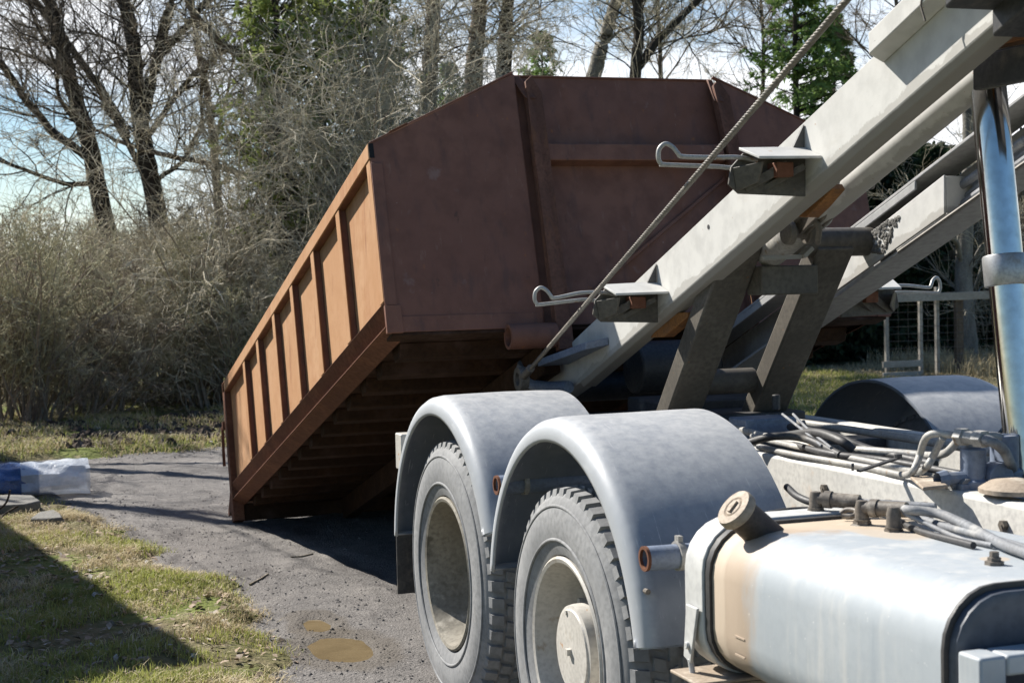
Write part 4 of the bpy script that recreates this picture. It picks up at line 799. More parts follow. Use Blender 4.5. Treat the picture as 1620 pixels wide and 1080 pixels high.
hose('hydraulic_pipe', [zp(1200, 706, 1.08), zp(1256, 719, 1.08), zp(1365, 738, 1.08), zp(1410, 748, 1.081), zp(1432, 751, 1.085), zp(1445, 744, 1.11), zp(1455, 720, 1.15), zp(1461, 700, 1.19), zp(1470, 688, 1.215), zp(1490, 686, 1.22), zp(1520, 690, 1.215)], 0.015, M['pipe'], 8)
mb = MB(); p, q = zp(1516, 690, 1.215), zp(1552, 694, 1.215); dd = (q - p).normalized()
mb.lathe(p, dd, [(0, 0.015), (0, 0.027), (0.03, 0.027), (0.03, 0.02), (0.07, 0.02), (0.07, 0.026), (0.105, 0.026), (0.105, 0.014)], 6); tp(mb, 'pipe_coupling', M['pipe'], 0.002)
hose('valve_hose', [q, zp(1570, 699, 1.21), zp(1588, 712, 1.18), zp(1598, 732, 1.14), zp(1606, 755, 1.08)], 0.015, M['hose'])
hose('valve_hose', [q + Vector((0.03, 0.05, 0)), zp(1575, 690, 1.21), zp(1592, 700, 1.19), zp(1604, 725, 1.14)], 0.013, M['hose'])
mb = MB(); p = zp(1540, 765, 1.08)
mb.lathe((p.x, p.y, 1.06), (0, 0, 1), [(0, 0.045), (0.03, 0.045), (0.035, 0.036), (0.12, 0.036), (0.125, 0.02), (0.165, 0.02), (0.165, 0.001)], 20)
mb.lathe((p.x + 0.12, p.y + 0.02, 1.06), (0, 0, 1), [(0, 0.05), (0.05, 0.05), (0.055, 0.04), (0.15, 0.04), (0.155, 0.001)], 20)
mb.box(p.x - 0.06, p.x + 0.24, p.y - 0.03, p.y + 0.12, 1.02, 1.085); mb.lathe((p.x + 0.06, p.y - 0.05, 1.10), (0, 1, 0), [(0, 0.001), (0, 0.04), (0.05, 0.04)], 18)
mb.lathe((p.x - 0.12, p.y, 1.10), (1, 0, 0), [(0, 0.02), (0.03, 0.026), (0.03, 0.018), (0.1, 0.018)], 10); mb.box(p.x + 0.07, p.x + 0.085, p.y - 0.06, p.y + 0.0, 1.14, 1.175)
tp(mb, 'valve_block', M['bluegrey'], 0.003)
hose('drain_hose', [zp(1500, 767, 1.08), zp(1516, 763, 1.085), zp(1530, 768, 1.08)], 0.02, M['hose'])
mb = MB(); a, b2 = zp(1358, 745, 1.10), zp(1421, 724, 1.13); mb.beam(a, b2, 0.02, 0.006); mb.lathe(b2, (0, 0, 1), [(0, 0.012), (0.012, 0.012), (0.012, 0.001)], 8); mb.beam(zp(1349, 742, 1.1), zp(1349, 735, 1.12), 0.008, 0.01); tp(mb, 'pipe_clip', M['dark'], 0.001)
hose('air_line', [zp(1238, 655, 1.17), zp(1270, 680, 1.14), zp(1300, 705, 1.11)], 0.005, M['hose'])
hose('air_line', [zp(1255, 655, 1.17), zp(1280, 680, 1.14), zp(1315, 708, 1.11)], 0.005, M['hose'])
hose('air_line', [zp(1240, 690, 1.10), zp(1290, 684, 1.14), zp(1330, 697, 1.13), zp(1350, 712, 1.10)], 0.016, M['dark'])
hose('air_line', [zp(1250, 675, 1.10), zp(1320, 690, 1.13), zp(1380, 712, 1.10), zp(1480, 735, 1.08)], 0.014, M['dark'])
hose('air_line', [zp(1210, 688, 1.08), zp(1300, 715, 1.09), zp(1400, 728, 1.085), zp(1520, 750, 1.08)], 0.012, M['dark'])
hose('air_line', [zp(1185, 700, 1.10), zp(1225, 690, 1.13), zp(1275, 694, 1.12), zp(1330, 720, 1.09)], 0.014, M['dark'])
mb = MB(); p = zp(1228, 648, 1.15); mb.tube([p, p + Vector((0, 0, 0.06))], 0.016, 10); tp(mb, 'rubber_stop', M['dark'], 0.004)
mb = MB(); p = zp(1215, 672, 1.10); mb.box(p.x - 0.12, p.x + 0.1, p.y - 0.05, p.y + 0.1, 1.04, 1.13); tp(mb, 'junction_box', M['bluegrey'], 0.006)
p = zp(1440, 765, 1.065); mb = MB(); mb.prism([zp(1440, 758, 1.082), zp(1475, 757, 1.082), zp(1500, 772, 1.082), zp(1460, 776, 1.082)], (0, 0, 0.01)); tp(mb, 'rail_plate', M['cap'], 0.003)
mb = MB(); p = zp(1608, 775, 1.085); mb.lathe((p.x, p.y, 1.08), (0, 0, 1), [(0, 0.10), (0.012, 0.10), (0.03, 0.07), (0.04, 0.001)], 20); tp(mb, 'cylinder_foot', M['cap'], 0)

# ------------------------------------------------------------------ vegetation (vectorised branch growth)
RNG = np.random.default_rng(11)
def unit(a): return a / np.maximum(np.linalg.norm(a, axis=-1, keepdims=True), 1e-9)
def grow(st, dr, ln, K, wob, up):
    """N branches of K steps; returns (N, K+1, 3)"""
    N = len(st); P = np.zeros((N, K + 1, 3)); P[:, 0] = st; d = unit(dr)
    for k in range(K):
        d = unit(d + RNG.normal(0, wob, (N, 3)) + np.array([0, 0, up]))
        P[:, k + 1] = P[:, k] + d * (ln / K)[:, None]
    return P
def tubes(P, r0, r1, n):
    """tapered tubes along all paths: vertices, quads"""
    N, K1, _ = P.shape
    D = np.zeros_like(P); D[:, 1:-1] = P[:, 2:] - P[:, :-2]; D[:, 0] = P[:, 1] - P[:, 0]; D[:, -1] = P[:, -1] - P[:, -2]; D = unit(D)
    ref = np.where(np.abs(D[..., 2:3]) < 0.9, np.array([0, 0, 1.0]), np.array([1.0, 0, 0]))
    U = unit(np.cross(D, ref)); W = np.cross(D, U)
    t = np.linspace(0, 1, K1)[None, :]
    R = r0[:, None] * (1 - t) + r1[:, None] * t
    a = np.arange(n) * 2 * pi / n
    V = P[:, :, None, :] + (U[:, :, None, :] * np.cos(a)[None, None, :, None] + W[:, :, None, :] * np.sin(a)[None, None, :, None]) * R[:, :, None, None]
    idx = np.arange(N * K1 * n).reshape(N, K1, n)
    A = idx[:, :-1, :]; B = np.roll(idx, -1, 2)[:, :-1, :]; C2 = np.roll(idx, -1, 2)[:, 1:, :]; D2 = idx[:, 1:, :]
    return V.reshape(-1, 3), np.stack([A, B, C2, D2], -1).reshape(-1, 4)
def children(P, cnt, tmin, spread, lrange, plen):
    """cnt children per branch: starts, directions, lengths"""
    N, K1, _ = P.shape
    i = np.repeat(np.arange(N), cnt); t = RNG.uniform(tmin, 1.0, len(i)) * (K1 - 1.001); k = t.astype(int); f = (t - k)[:, None]
    st = P[i, k] * (1 - f) + P[i, k + 1] * f; d = unit(P[i, k + 1] - P[i, k])
    rv = RNG.normal(0, 1, (len(i), 3)); rv = unit(rv - d * (rv * d).sum(-1, keepdims=True))
    dr = unit(d + rv * RNG.uniform(spread[0], spread[1], (len(i), 1)))
    ln = RNG.uniform(lrange[0], lrange[1], len(i)) * plen[i] * (1.1 - 0.5 * (t / (K1 - 1)))
    return st, dr, ln, i
def npmesh(name, parts):
    """parts: list of (V, quads)"""
    V = np.concatenate([p[0] for p in parts]); F = []; o = 0
    for v, f in parts: F.append(f + o); o += len(v)
    F = np.concatenate(F); me = bpy.data.meshes.new(name)
    me.vertices.add(len(V)); me.vertices.foreach_set('co', V.astype(np.float32).ravel())
    me.loops.add(F.size); me.loops.foreach_set('vertex_index', F.astype(np.int32).ravel())
    me.polygons.add(len(F)); me.polygons.foreach_set('loop_start', np.arange(0, F.size, 4, dtype=np.int32))
    me.polygons.foreach_set('loop_total', np.full(len(F), 4, dtype=np.int32))
    me.update(calc_edges=True); me.polygons.foreach_set('use_smooth', np.ones(len(F), dtype=bool)); return me
def nobj(name, me, mat, parent=None, loc=(0, 0, 0)):
    if not me.materials: me.materials.append(mat)
    o = bpy.data.objects.new(name, me); COL.objects.link(o); o.location = loc
    if parent is not None: o.parent = parent
    return o

# --- bare shrub: stems and a haze of fine twigs
def shrub_meshes(ns, H, base_r, lean, n1=9, n2=8, n3=4, droop=0.0, thin=1.0):
    a = RNG.uniform(0, 2 * pi, ns); rr = base_r * np.sqrt(RNG.uniform(0, 1, ns))
    st = np.stack([rr * np.cos(a), rr * np.sin(a), np.full(ns, -0.05)], -1)
    dr = np.stack([np.cos(a) * lean * RNG.uniform(0.1, 1, ns), np.sin(a) * lean * RNG.uniform(0.1, 1, ns), np.ones(ns)], -1)
    l0 = RNG.uniform(0.6, 1.0, ns) * H
    P0 = grow(st, dr, l0, 7, 0.13, -0.02)
    s, d, l, i = children(P0, n1, 0.18, (0.5, 1.3), (0.25, 0.5), l0); P1 = grow(s, d, l, 5, 0.22, 0.03 - droop)
    s, d, l2, i2 = children(P1, n2, 0.15, (0.5, 1.3), (0.3, 0.65), l); P2 = grow(s, d, l2, 4, 0.26, 0.02 - droop)
    s, d, l3, i3 = children(P2, n3, 0.1, (0.5, 1.4), (0.3, 0.7), l2); P3 = grow(s, d, l3, 3, 0.25, 0.02)
    stems = [tubes(P0, 0.013 + 0.010 * RNG.uniform(0, 1, ns), np.full(ns, 0.006), 5)]
    r1 = np.full(len(P1), 0.0075 * thin); r2 = np.full(len(P2), 0.0048 * thin); r3 = np.full(len(P3), 0.0034 * thin)
    twigs = [tubes(P1, r1, r1 * 0.55, 4), tubes(P2, r2, r2 * 0.6, 3), tubes(P3, r3, r3 * 0.6, 3)]
    return npmesh('stems', stems), npmesh('twigs', twigs)

# --- conifer: trunk, drooping boughs, needle sprays as many small blades
def conifer_meshes(H, R, z0=0.3, nb=170, per=70, blade=(0.10, 0.022), droop=0.35, trunk_r=0.13, power=0.9):
    T = np.array([[[0, 0, -0.1], [0.02, 0.01, H * 0.35], [-0.03, 0.02, H * 0.7], [0, 0, H]]])
    tr = tubes(T, np.array([trunk_r]), np.array([0.012]), 10)
    t = RNG.uniform(0, 1, nb) ** 0.85; z = z0 + (H - z0) * t; a = RNG.uniform(0, 2 * pi, nb)
    L = R * (1 - t) ** power * RNG.uniform(0.65, 1.1, nb) + 0.10
    st = np.stack([np.zeros(nb), np.zeros(nb), z], -1); dr = np.stack([np.cos(a), np.sin(a), 0.25 - droop + 0.6 * t], -1)
    P = grow(st, dr, L, 6, 0.08, -0.02); br = tubes(P, 0.012 + 0.012 * (1 - t), np.full(nb, 0.003), 4)
    s, d, l, i = children(P, 9, 0.15, (0.7, 1.1), (0.18, 0.42), L); d[:, 2] *= 0.45; d[:, 2] -= 0.18
    P2 = grow(s, d, l, 4, 0.10, -0.05); br2 = tubes(P2, np.full(len(P2), 0.005), np.full(len(P2), 0.002), 3)
    n = len(P2) * per // 9
    j = RNG.integers(0, len(P2), n); tt = RNG.uniform(0.05, 1, n) * 3.999; k = tt.astype(int); f = (tt - k)[:, None]
    c = P2[j, k] * (1 - f) + P2[j, k + 1] * f; dd = unit(P2[j, k + 1] - P2[j, k])
    rv = RNG.normal(0, 1, (n, 3)); rv = unit(rv - dd * (rv * dd).sum(-1, keepdims=True))
    ax = unit(dd * 0.8 + rv * 0.75 + np.array([0, 0, -0.1])); w = unit(np.cross(ax, RNG.normal(0, 1, (n, 3))))
    Lb = blade[0] * RNG.uniform(0.6, 1.3, n)[:, None]; Wb = blade[1] * RNG.uniform(0.7, 1.2, n)[:, None]
    Q = np.stack([c - w * Wb * 0.4, c + ax * Lb * 0.5 - w * Wb, c + ax * Lb, c + ax * Lb * 0.5 + w * Wb], 1)
    return npmesh('trunk', [tr, br, br2]), npmesh('needles', [(Q.reshape(-1, 3), np.arange(n * 4).reshape(-1, 4))])

# --- bare tree built from measured main limbs
def bare_tree(label, limbs, Y, bark, twig, group='bare trees behind the track', jit=0.6, n1=7, n2=6, n3=5, l1=(0.7, 2.0), tw=1.0, up=0.05):
    """limbs: list of ([(px, py), ...], radius at start, radius at end)"""
    P0s, parts, parts2 = [], [], []
    base = at(*limbs[0][0][0], 'Y', Y)
    root = empty('bare_tree', (base.x, Y, 0.0)); tag(root, label, 'tree', group)
    allP = []
    for li, (pp, ra, rb) in enumerate(limbs):
        yo = RNG.uniform(-jit, jit) if li else 0.0
        pts = []
        for i, q in enumerate(pp):
            f = min(i / 2.0, 1.0) if li else 0
            p = at(q[0], q[1], 'Y', Y + yo * f * (1 + 0.5 * i)); pts.append(p)
        if li == 0:
            g = pts[0]; sl = (pts[1].x - pts[0].x) / max(pts[1].z - pts[0].z, 0.1); sl = max(min(sl, 0.45), -0.45); pts = [Vector((g.x - sl * g.z * 0.75, Y + 0.05, -0.05)), Vector((g.x - sl * g.z * 0.45, Y, g.z * 0.5))] + pts
        path = bez(pts, 5)
        A = np.array([[tuple(p - Vector((base.x, Y, 0))) for p in path]])
        A[0] += RNG.normal(0, 0.008, A[0].shape) * min(ra / 0.08, 1)
        parts.append(tubes(A, np.array([ra * (1.35 if li == 0 else 1)]), np.array([rb]), 9))
        m = max(len(path) // 9 * 9, 9); sel = np.linspace(0 if li else 8, len(path) - 1, 10).astype(int)
        allP.append((A[:, sel], sum((path[i + 1] - path[i]).length for i in range(len(path) - 1)), ra))
    for A, Ltot, ra in allP:
        cnt = max(int(n1 * Ltot * 0.9), 3)
        s, d, l, i = children(A, cnt, 0.1 if ra < 0.12 else 0.25, (0.7, 1.5), (0.8, 1.2), np.full(1, 1.0))
        l = RNG.uniform(l1[0], l1[1], len(s)); P1 = grow(s, d, l, 6, 0.17, up)
        r1 = 0.006 + 0.010 * (l / l1[1]); parts.append(tubes(P1, r1, r1 * 0.4, 5))
        s, d, l2, i2 = children(P1, n2, 0.15, (0.5, 1.2), (0.3, 0.65), l); P2 = grow(s, d, l2, 5, 0.2, up); parts2.append(tubes(P2, np.full(len(P2), 0.0065 * tw), np.full(len(P2), 0.003 * tw), 3))
        s, d, l3, i3 = children(P2, n3, 0.1, (0.5, 1.2), (0.35, 0.8), l2); P3 = grow(s, d, l3, 3, 0.2, up); parts2.append(tubes(P3, np.full(len(P3), 0.004 * tw), np.full(len(P3), 0.0022 * tw), 3))
    nobj('trunk', npmesh('trunk', parts), bark, root); nobj('twigs', npmesh('twigs', parts2), twig, root)
    return root

def X_at(px, Y): return Y * tan(YAW + math.atan((px - 810) / 2478))

# ---- main limbs of the trees at the left
bare_tree('dark bare tree with a tall forked trunk above the thicket, nearest the container', [
    ([(247, 327), (232, 250), (221, 187), (213, 100), (206, 40), (196, 0), (186, -60)], 0.125, 0.085),
    ([(226, 190), (232, 160), (247, 100), (263, 33), (273, 0), (284, -50)], 0.10, 0.07),
    ([(253, 88), (275, 62), (293, 43), (330, 0), (360, -30)], 0.065, 0.04),
    ([(240, 300), (215, 250), (190, 205), (165, 165), (150, 120)], 0.06, 0.025),
    ([(228, 225), (280, 150), (320, 105), (352, 85), (405, 60)], 0.05, 0.02),
    ([(214, 105), (190, 75), (165, 60), (135, 52), (105, 48)], 0.03, 0.012),
    ([(240, 290), (290, 255), (310, 215), (350, 160), (395, 140)], 0.04, 0.015)], 24.5, M['bark'], M['twig_red'], n1=8, n2=7, n3=5, tw=0.85)
bare_tree('dark bare tree with several slanting trunks at the left of the picture', [
    ([(157, 305), (143, 233), (123, 167), (104, 100), (88, 40), (77, 0), (66, -60)], 0.125, 0.085),
    ([(140, 250), (112, 228), (83, 207), (43, 160), (0, 97), (-40, 40)], 0.075, 0.05),
    ([(200, 215), (187, 187), (160, 143), (133, 103), (100, 60), (62, 10), (40, -30)], 0.075, 0.05),
    ([(135, 210), (110, 180), (92, 150), (90, 110), (70, 60)], 0.04, 0.02),
    ([(98, 80), (70, 60), (50, 20), (45, -20)], 0.04, 0.02),
    ([(110, 115), (60, 95), (20, 80), (-30, 70)], 0.03, 0.015),
    ([(150, 290), (100, 290), (40, 268), (-30, 245)], 0.045, 0.02)], 26.0, M['bark'], M['twig_red'], n1=8, n2=7, n3=5, tw=0.85)
bare_tree('leaning brown tree with a long low branch reaching left over the thicket', [
    ([(470, 320), (440, 200), (402, 112), (380, 88), (353, 70), (313, 30), (297, 0), (280, -40)], 0.085, 0.04),
    ([(450, 305), (400, 283), (333, 260), (250, 243), (190, 225), (150, 205)], 0.06, 0.02),
    ([(402, 112), (400, 60), (395, 20), (392, -30)], 0.045, 0.03),
    ([(353, 70), (330, 100), (318, 150), (322, 210)], 0.04, 0.02)], 22.5, M['bark_brown'], M['twig'], n1=4, n2=5, n3=4, tw=0.8)
bare_tree('slim grey bare tree between the two dark forked ones and the evergreens', [
    ([(345, 320), (340, 250), (330, 160), (313, 80), (305, 20), (300, -50)], 0.07, 0.045),
    ([(338, 240), (352, 180), (365, 120), (372, 60)], 0.035, 0.015)], 28, M['bark_brown'], M['twig'], n1=4, n2=5, n3=4, tw=0.8)
for k, (lab, Lm, ra, bk) in enumerate([
    ('brown trunk rising just left of the container top, wrapped in dry twigs', [(612, 190), (609, 120), (605, 60), (601, 0), (597, -60)], 0.10, 'bark'),
    ('brown trunk with a sunlit left edge, second behind the sloping container edge', [(676, 175), (680, 110), (684, 60), (686, 0), (688, -60)], 0.125, 'bark_brown'),
    ('thick rough brown trunk just left of the peak of the container', [(748, 140), (752, 90), (756, 40), (759, 0), (762, -60)], 0.135, 'bark_brown'),
    ('dark straight trunk right above the left front post of the container', [(796, 120), (799, 70), (803, 20), (806, -60)], 0.12, 'bark'),
    ('pale grey trunk leaning right above the middle of the container', [(938, 125), (950, 80), (963, 40), (975, 0), (985, -60)], 0.12, 'bark_grey')]):
    bare_tree(lab, [(Lm, ra, ra * 0.8), ([(Lm[1][0], Lm[1][1]), (Lm[1][0] + 30, Lm[1][1] - 30), (Lm[1][0] + 60, Lm[1][1] - 40)], 0.03, 0.012)], 23.5 + 0.7 * k, M[bk], M['twig'], n1=5, up=-0.06, l1=(0.6, 1.9))
bare_tree('dark trunk with a strong limb slanting right, behind the container front', [
    ([(1003, 125), (1009, 80), (1011, 40), (1008, 0), (1005, -60)], 0.085, 0.07),
    ([(1006, 112), (1022, 88), (1040, 65), (1075, 30), (1112, -8)], 0.08, 0.055)], 24, M['bark'], M['twig'], n1=5)
bare_tree('thin pale bare tree standing between the slanting limb and the spruce', [
    ([(1045, 125), (1044, 70), (1040, 0), (1038, -50)], 0.04, 0.03), ([(1044, 70), (1085, 60), (1130, 50), (1180, 20)], 0.022, 0.008)], 27, M['bark_brown'], M['twig'], n1=6, up=0.0)
bare_tree('slender bare tree beside the green spruce', [
    ([(1205, 170), (1208, 110), (1206, 40), (1200, -40)], 0.045, 0.03), ([(1208, 100), (1160, 60), (1130, 20)], 0.02, 0.01), ([(1208, 80), (1260, 30), (1290, -10)], 0.02, 0.01)], 30, M['bark'], M['twig_red'], n1=7, up=0.0)
bare_tree('thin bare tree at the far right behind the lifting frame', [
    ([(1420, 330), (1425, 240), (1430, 120), (1420, 20), (1410, -50)], 0.05, 0.035), ([(1428, 150), (1380, 90), (1320, 30), (1290, 0)], 0.022, 0.01)], 27, M['bark_brown'], M['twig_red'], n1=7, up=0.0)
bare_tree('pale trunk of a deciduous tree behind the wire fence', [
    ([(1533, 560), (1527, 500), (1524, 430), (1528, 350), (1534, 250), (1530, 120)], 0.145, 0.10),
    ([(1524, 425), (1515, 390), (1500, 365), (1480, 340)], 0.05, 0.025), ([(1530, 350), (1560, 300), (1590, 260)], 0.05, 0.02)], 21.6, M['bark_grey'], M['twig'], n1=5)

# two bare trees left of the picture whose shadows cross the track
bare_tree('tall bare tree standing left of the track beyond the barn', [([(-470, 640), (-480, 400), (-470, 150), (-455, -150), (-450, -500)], 0.16, 0.05), ([(-475, 300), (-400, 150), (-330, -50), (-300, -260)], 0.08, 0.03), ([(-472, 200), (-560, 20), (-620, -180)], 0.08, 0.03), ([(-460, -50), (-400, -200), (-360, -380)], 0.06, 0.02)], 17.0, M['bark'], M['twig'], n1=2, n2=4, n3=3, group='bare trees left of the track')
bare_tree('bare tree with a low fork at the left side of the track', [([(-260, 640), (-250, 400), (-262, 150), (-250, -150), (-240, -420)], 0.14, 0.05), ([(-252, 350), (-180, 150), (-150, -50), (-120, -260)], 0.08, 0.03), ([(-258, 250), (-330, 80), (-360, -100)], 0.07, 0.03)], 18.5, M['bark'], M['twig'], n1=2, n2=4, n3=3, group='bare trees left of the track')
# ---- shrubs of the thicket
G1 = 'bare shrubs of the thicket'
protos = []
for (nm, args, mat) in (('grey', (26, 2.6, 0.55, 0.6, 8, 8, 4, 0.02, 0.8), 'twig'), ('olive', (40, 2.5, 0.5, 0.35, 7, 7, 4, 0.0, 0.8), 'twig_olive'), ('droop', (20, 2.7, 0.6, 0.8, 9, 8, 4, 0.10, 0.8), 'twig'), ('brown', (28, 2.2, 0.6, 0.6, 8, 7, 4, 0.02, 0.8), 'twig_red')):
    sm, tm = shrub_meshes(*args); protos.append((sm, tm, mat))
rs2 = random.Random(5)
def shrub(label, px, Y, k, sc, sz=1.0, mat=None, z=0.05):
    if Y < 21: Y += 0.9; sc *= 1.04
    r = empty('bare_shrub', (X_at(px, Y), Y, z), (0, 0, rs2.uniform(0, 6.28))); r.scale = (sc, sc, sc * sz); tag(r, label, 'shrub', G1)
    sm, tm, mt = protos[k]
    nobj('stems', sm, M['twig_red'], r); nobj('twigs', tm, M[mt], r); return r
TALL = shrub_meshes(13, 6.2, 0.8, 0.35, 12, 9, 4, 0.05, 0.85)
protos.append((TALL[0], TALL[1], 'twig'))
SH = [  # label, photo column, distance, kind, size, height factor
 ('dense olive-brown shrub at the left edge of the picture, nearest the track', 5, 18.6, 1, 1.0, 1.0),
 ('dark upright shrub beside the left-edge shrub, stems showing at its foot', 62, 19.0, 3, 1.05, 1.0),
 ('grey shrub with pale drooping twigs overhanging the grass strip', 128, 19.2, 2, 0.80, 0.9),
 ('wide grey shrub behind the drooping one, left of the opening in the thicket', 175, 20.4, 0, 1.05, 1.0),
 ('brown shrub arching over the opening in the thicket', 245, 21.5, 2, 1.0, 1.0),
 ('grey shrub above the green opening in the thicket', 300, 20.8, 0, 0.98, 1.05),
 ('olive shrub with thick stems just left of the rear of the container', 352, 19.6, 1, 0.95, 1.0),
 ('tall grey shrub rising behind the rear end of the container', 405, 20.0, 2, 1.12, 1.1),
 ('tall twiggy shrub above the container side rail', 470, 20.8, 4, 0.95, 0.85),
 ('tall pale shrub with curling twigs above the container side', 535, 21.4, 4, 1.0, 0.95),
 ('tall curling shrub beside the sloping top edge of the container', 600, 21.8, 4, 1.0, 1.05),
 ('twiggy shrub between the brown trunks above the container', 665, 22.2, 4, 1.0, 1.0),
 ('thin twiggy shrub behind the peak of the container', 740, 23.0, 4, 0.9, 1.0),
 ('olive shrub at the back left of the thicket', 40, 23.5, 1, 1.2, 1.0),
 ('grey shrub at the back of the thicket below the left tree', 120, 24.0, 0, 1.25, 1.0),
 ('brown shrub at the back of the thicket below the forked tree', 210, 25.0, 3, 1.3, 0.95),
 ('grey shrub at the back of the thicket right of the forked tree', 310, 24.5, 0, 1.25, 1.05),
 ('brown shrub at the back of the thicket beside the evergreens', 400, 24.0, 3, 1.45, 1.1),
 ('grey-brown shrub between the hedge and the lifting frame', 1440, 25.0, 0, 1.3, 1.3),
 ('dry grey bush behind the far end of the fence', 1590, 24.0, 3, 1.25, 1.2)]
for s in SH: shrub(*s)

# ---- evergreens
cA = conifer_meshes(7.5, 2.3, 0.3, 210, 60, (0.13, 0.026), 0.35, 0.11)
cB = conifer_meshes(4.6, 2.1, 0.02, 380, 95, (0.17, 0.045), 0.30, 0.14, 0.5)
cC = conifer_meshes(6.2, 1.25, 0.2, 150, 40, (0.12, 0.024), -0.35, 0.09, 0.55)
def conifer(label, px, Y, k, mat, sc, rz, cat='conifer', group='evergreens behind the track', z=0.0):
    r = empty('conifer', (X_at(px, Y), Y, z), (0, 0, rz)); r.scale = (sc,) * 3; tag(r, label, cat, group)
    tm, nm = (cA, cB, cC)[k]
    nobj('trunk', tm, M['bark'], r)
    me = nm if not nm.materials or nm.materials[0] == M[mat] else nm.copy()
    if me is not nm: me.materials.clear()
    nobj('needles', me, M[mat], r); return r
conifer('bright green young spruce standing right of the container top', 1268, 25.5, 0, 'needle', 1.08, 0.4)
conifer('smaller green spruce just behind the bright young spruce', 1325, 28.0, 0, 'needle', 0.92, 2.0)
conifer('olive evergreen behind the twigs, left of the brown trunks', 455, 21.6, 2, 'needle_olive', 1.15, 1.0)
conifer('olive evergreen in the twigs above the container side rail', 520, 22.6, 2, 'needle_olive', 1.25, 2.0)
conifer('dark olive evergreen close to the first brown trunk', 590, 23.2, 2, 'needle_olive', 1.15, 3.0)
conifer('green evergreen seen between the trunks above the container peak', 868, 28.0, 2, 'needle', 1.0, 0.0)
conifer('sparse green evergreen behind the second brown trunk', 720, 30.0, 2, 'needle', 0.95, 4.0)
HG = 'dark hedge conifers behind the truck'
for k, (px, Y, sc) in enumerate([(1130, 23.6, 0.85), (1200, 24.0, 0.90), (1268, 23.6, 0.82), (1335, 24.4, 0.90), (1400, 25.0, 0.82), (1470, 25.6, 0.85), (1550, 25.9, 0.82), (1620, 25.8, 0.85)]):
    conifer(['dense dark conifer hidden behind the support legs', 'dense dark conifer behind the far support leg', 'dense dark conifer between the support leg and the fence', 'dense dark conifer at the left end of the fence', 'dark conifer behind the first fence posts', 'dark conifer behind the middle of the wire fence', 'dark conifer right of the pale trunk behind the fence', 'dark conifer at the right edge behind the chrome rod'][k], px, Y, 1, 'needle_dark', sc, 1.3 * k, 'conifer', HG)
# distant wood closing the view: one mass of many thin crowns
def far_wood():
    tr = []
    for k in range(60):
        Y = 36 + RNG.uniform(0, 22); px = -260 + k * 36 + RNG.uniform(-20, 20); X = X_at(px, Y); h = RNG.uniform(1.6, 3.4)
        st = np.array([[X, Y, 0]] * 7) + RNG.normal(0, 0.6, (7, 3)) * [1, 1, 0]; l0 = np.full(7, h)
        P0 = grow(st, np.array([[0, 0, 1.0]] * 7) + RNG.normal(0, 0.15, (7, 3)), l0, 6, 0.1, 0.02); tr.append(tubes(P0, np.full(7, 0.05), np.full(7, 0.015), 4))
        s, d, l, i = children(P0, 16, 0.1, (0.6, 1.3), (0.2, 0.5), l0); P1 = grow(s, d, l, 4, 0.2, 0.05); tr.append(tubes(P1, np.full(len(P1), 0.012), np.full(len(P1), 0.006), 3))
        s, d, l2, i = children(P1, 9, 0.1, (0.5, 1.2), (0.3, 0.7), l); P2 = grow(s, d, l2, 3, 0.2, 0.05); tr.append(tubes(P2, np.full(len(P2), 0.009), np.full(len(P2), 0.005), 3))
    o = nobj('far_wood', npmesh('far_wood', tr), M['twig_red']); tag(o, 'bare brown undergrowth far behind the thicket', 'wood', kind='stuff')
far_wood()

# ---- grass, straw, leaves, clods
def blades(name, pts, hmin, hmax, wid, mat, lay=0.0, label=None, cat='grass'):
    n = len(pts); c = np.array(pts); a = RNG.uniform(0, 2 * pi, n)
    L = RNG.uniform(hmin, hmax, n)[:, None]
    lean = unit(np.stack([np.cos(a), np.sin(a), np.full(n, 0.0)], -1)); up = np.array([0, 0, 1.0])
    tl = np.clip(RNG.normal(0.45 + lay, 0.3, n), 0.0, 1.3 + lay)[:, None]
    d1 = unit(up + lean * tl * 0.5); d2 = unit(up * max(1 - lay, 0.15) + lean * tl * 1.8)
    w = unit(np.cross(lean, up) + RNG.normal(0, 0.2, (n, 3))) * wid
    m = c + d1 * L * 0.5; e = m + d2 * L * 0.5
    Q1 = np.stack([c - w, c + w, m + w * 0.8, m - w * 0.8], 1); Q2 = np.stack([m - w * 0.8, m + w * 0.8, e + w * 0.15, e - w * 0.15], 1)
    V = np.concatenate([Q1.reshape(-1, 3), Q2.reshape(-1, 3)])
    o = nobj(name, npmesh(name, [(V, np.arange(len(V)).reshape(-1, 4))]), mat); tag(o, label, cat, kind='stuff'); return o
g1, g2, g3 = [], [], []
rg = random.Random(8)
while len(g1) < 30000:
    y = 5.6 + (rg.random() ** 1.5) * 9.5; x = rg.uniform(-0.3, 3.0)
    d = -road_d(x, y)
    if d < -0.10 or (y > 13.6): continue
    cl = nzv(x, y, 1.5, 20) + 0.5 * nzv(x, y, 5, 21)
    pr_ = 0.38 + 1.25 * cl
    if d < 0.18: pr_ *= 0.25 + d * 3
    if rg.random() > pr_: continue
    p = (x, y, lawn_h(x, y) - 0.005)
    (g1 if nzv(x, y, 1.1, 30) + 0.4 * nzv(x, y, 6, 31) + rg.uniform(-0.25, 0.25) > -0.02 else g2).append(p)
    if rg.random() < 0.12: g3.append(p)
blades('grass', g1, 0.02, 0.058, 0.0026, M['grass'], 0.05, 'short green spring grass of the verge')
blades('dry_grass', g2 + g3, 0.03, 0.09, 0.0022, M['straw'], 0.55, 'flattened straw-coloured grass of the verge')
gs, gd = [], []
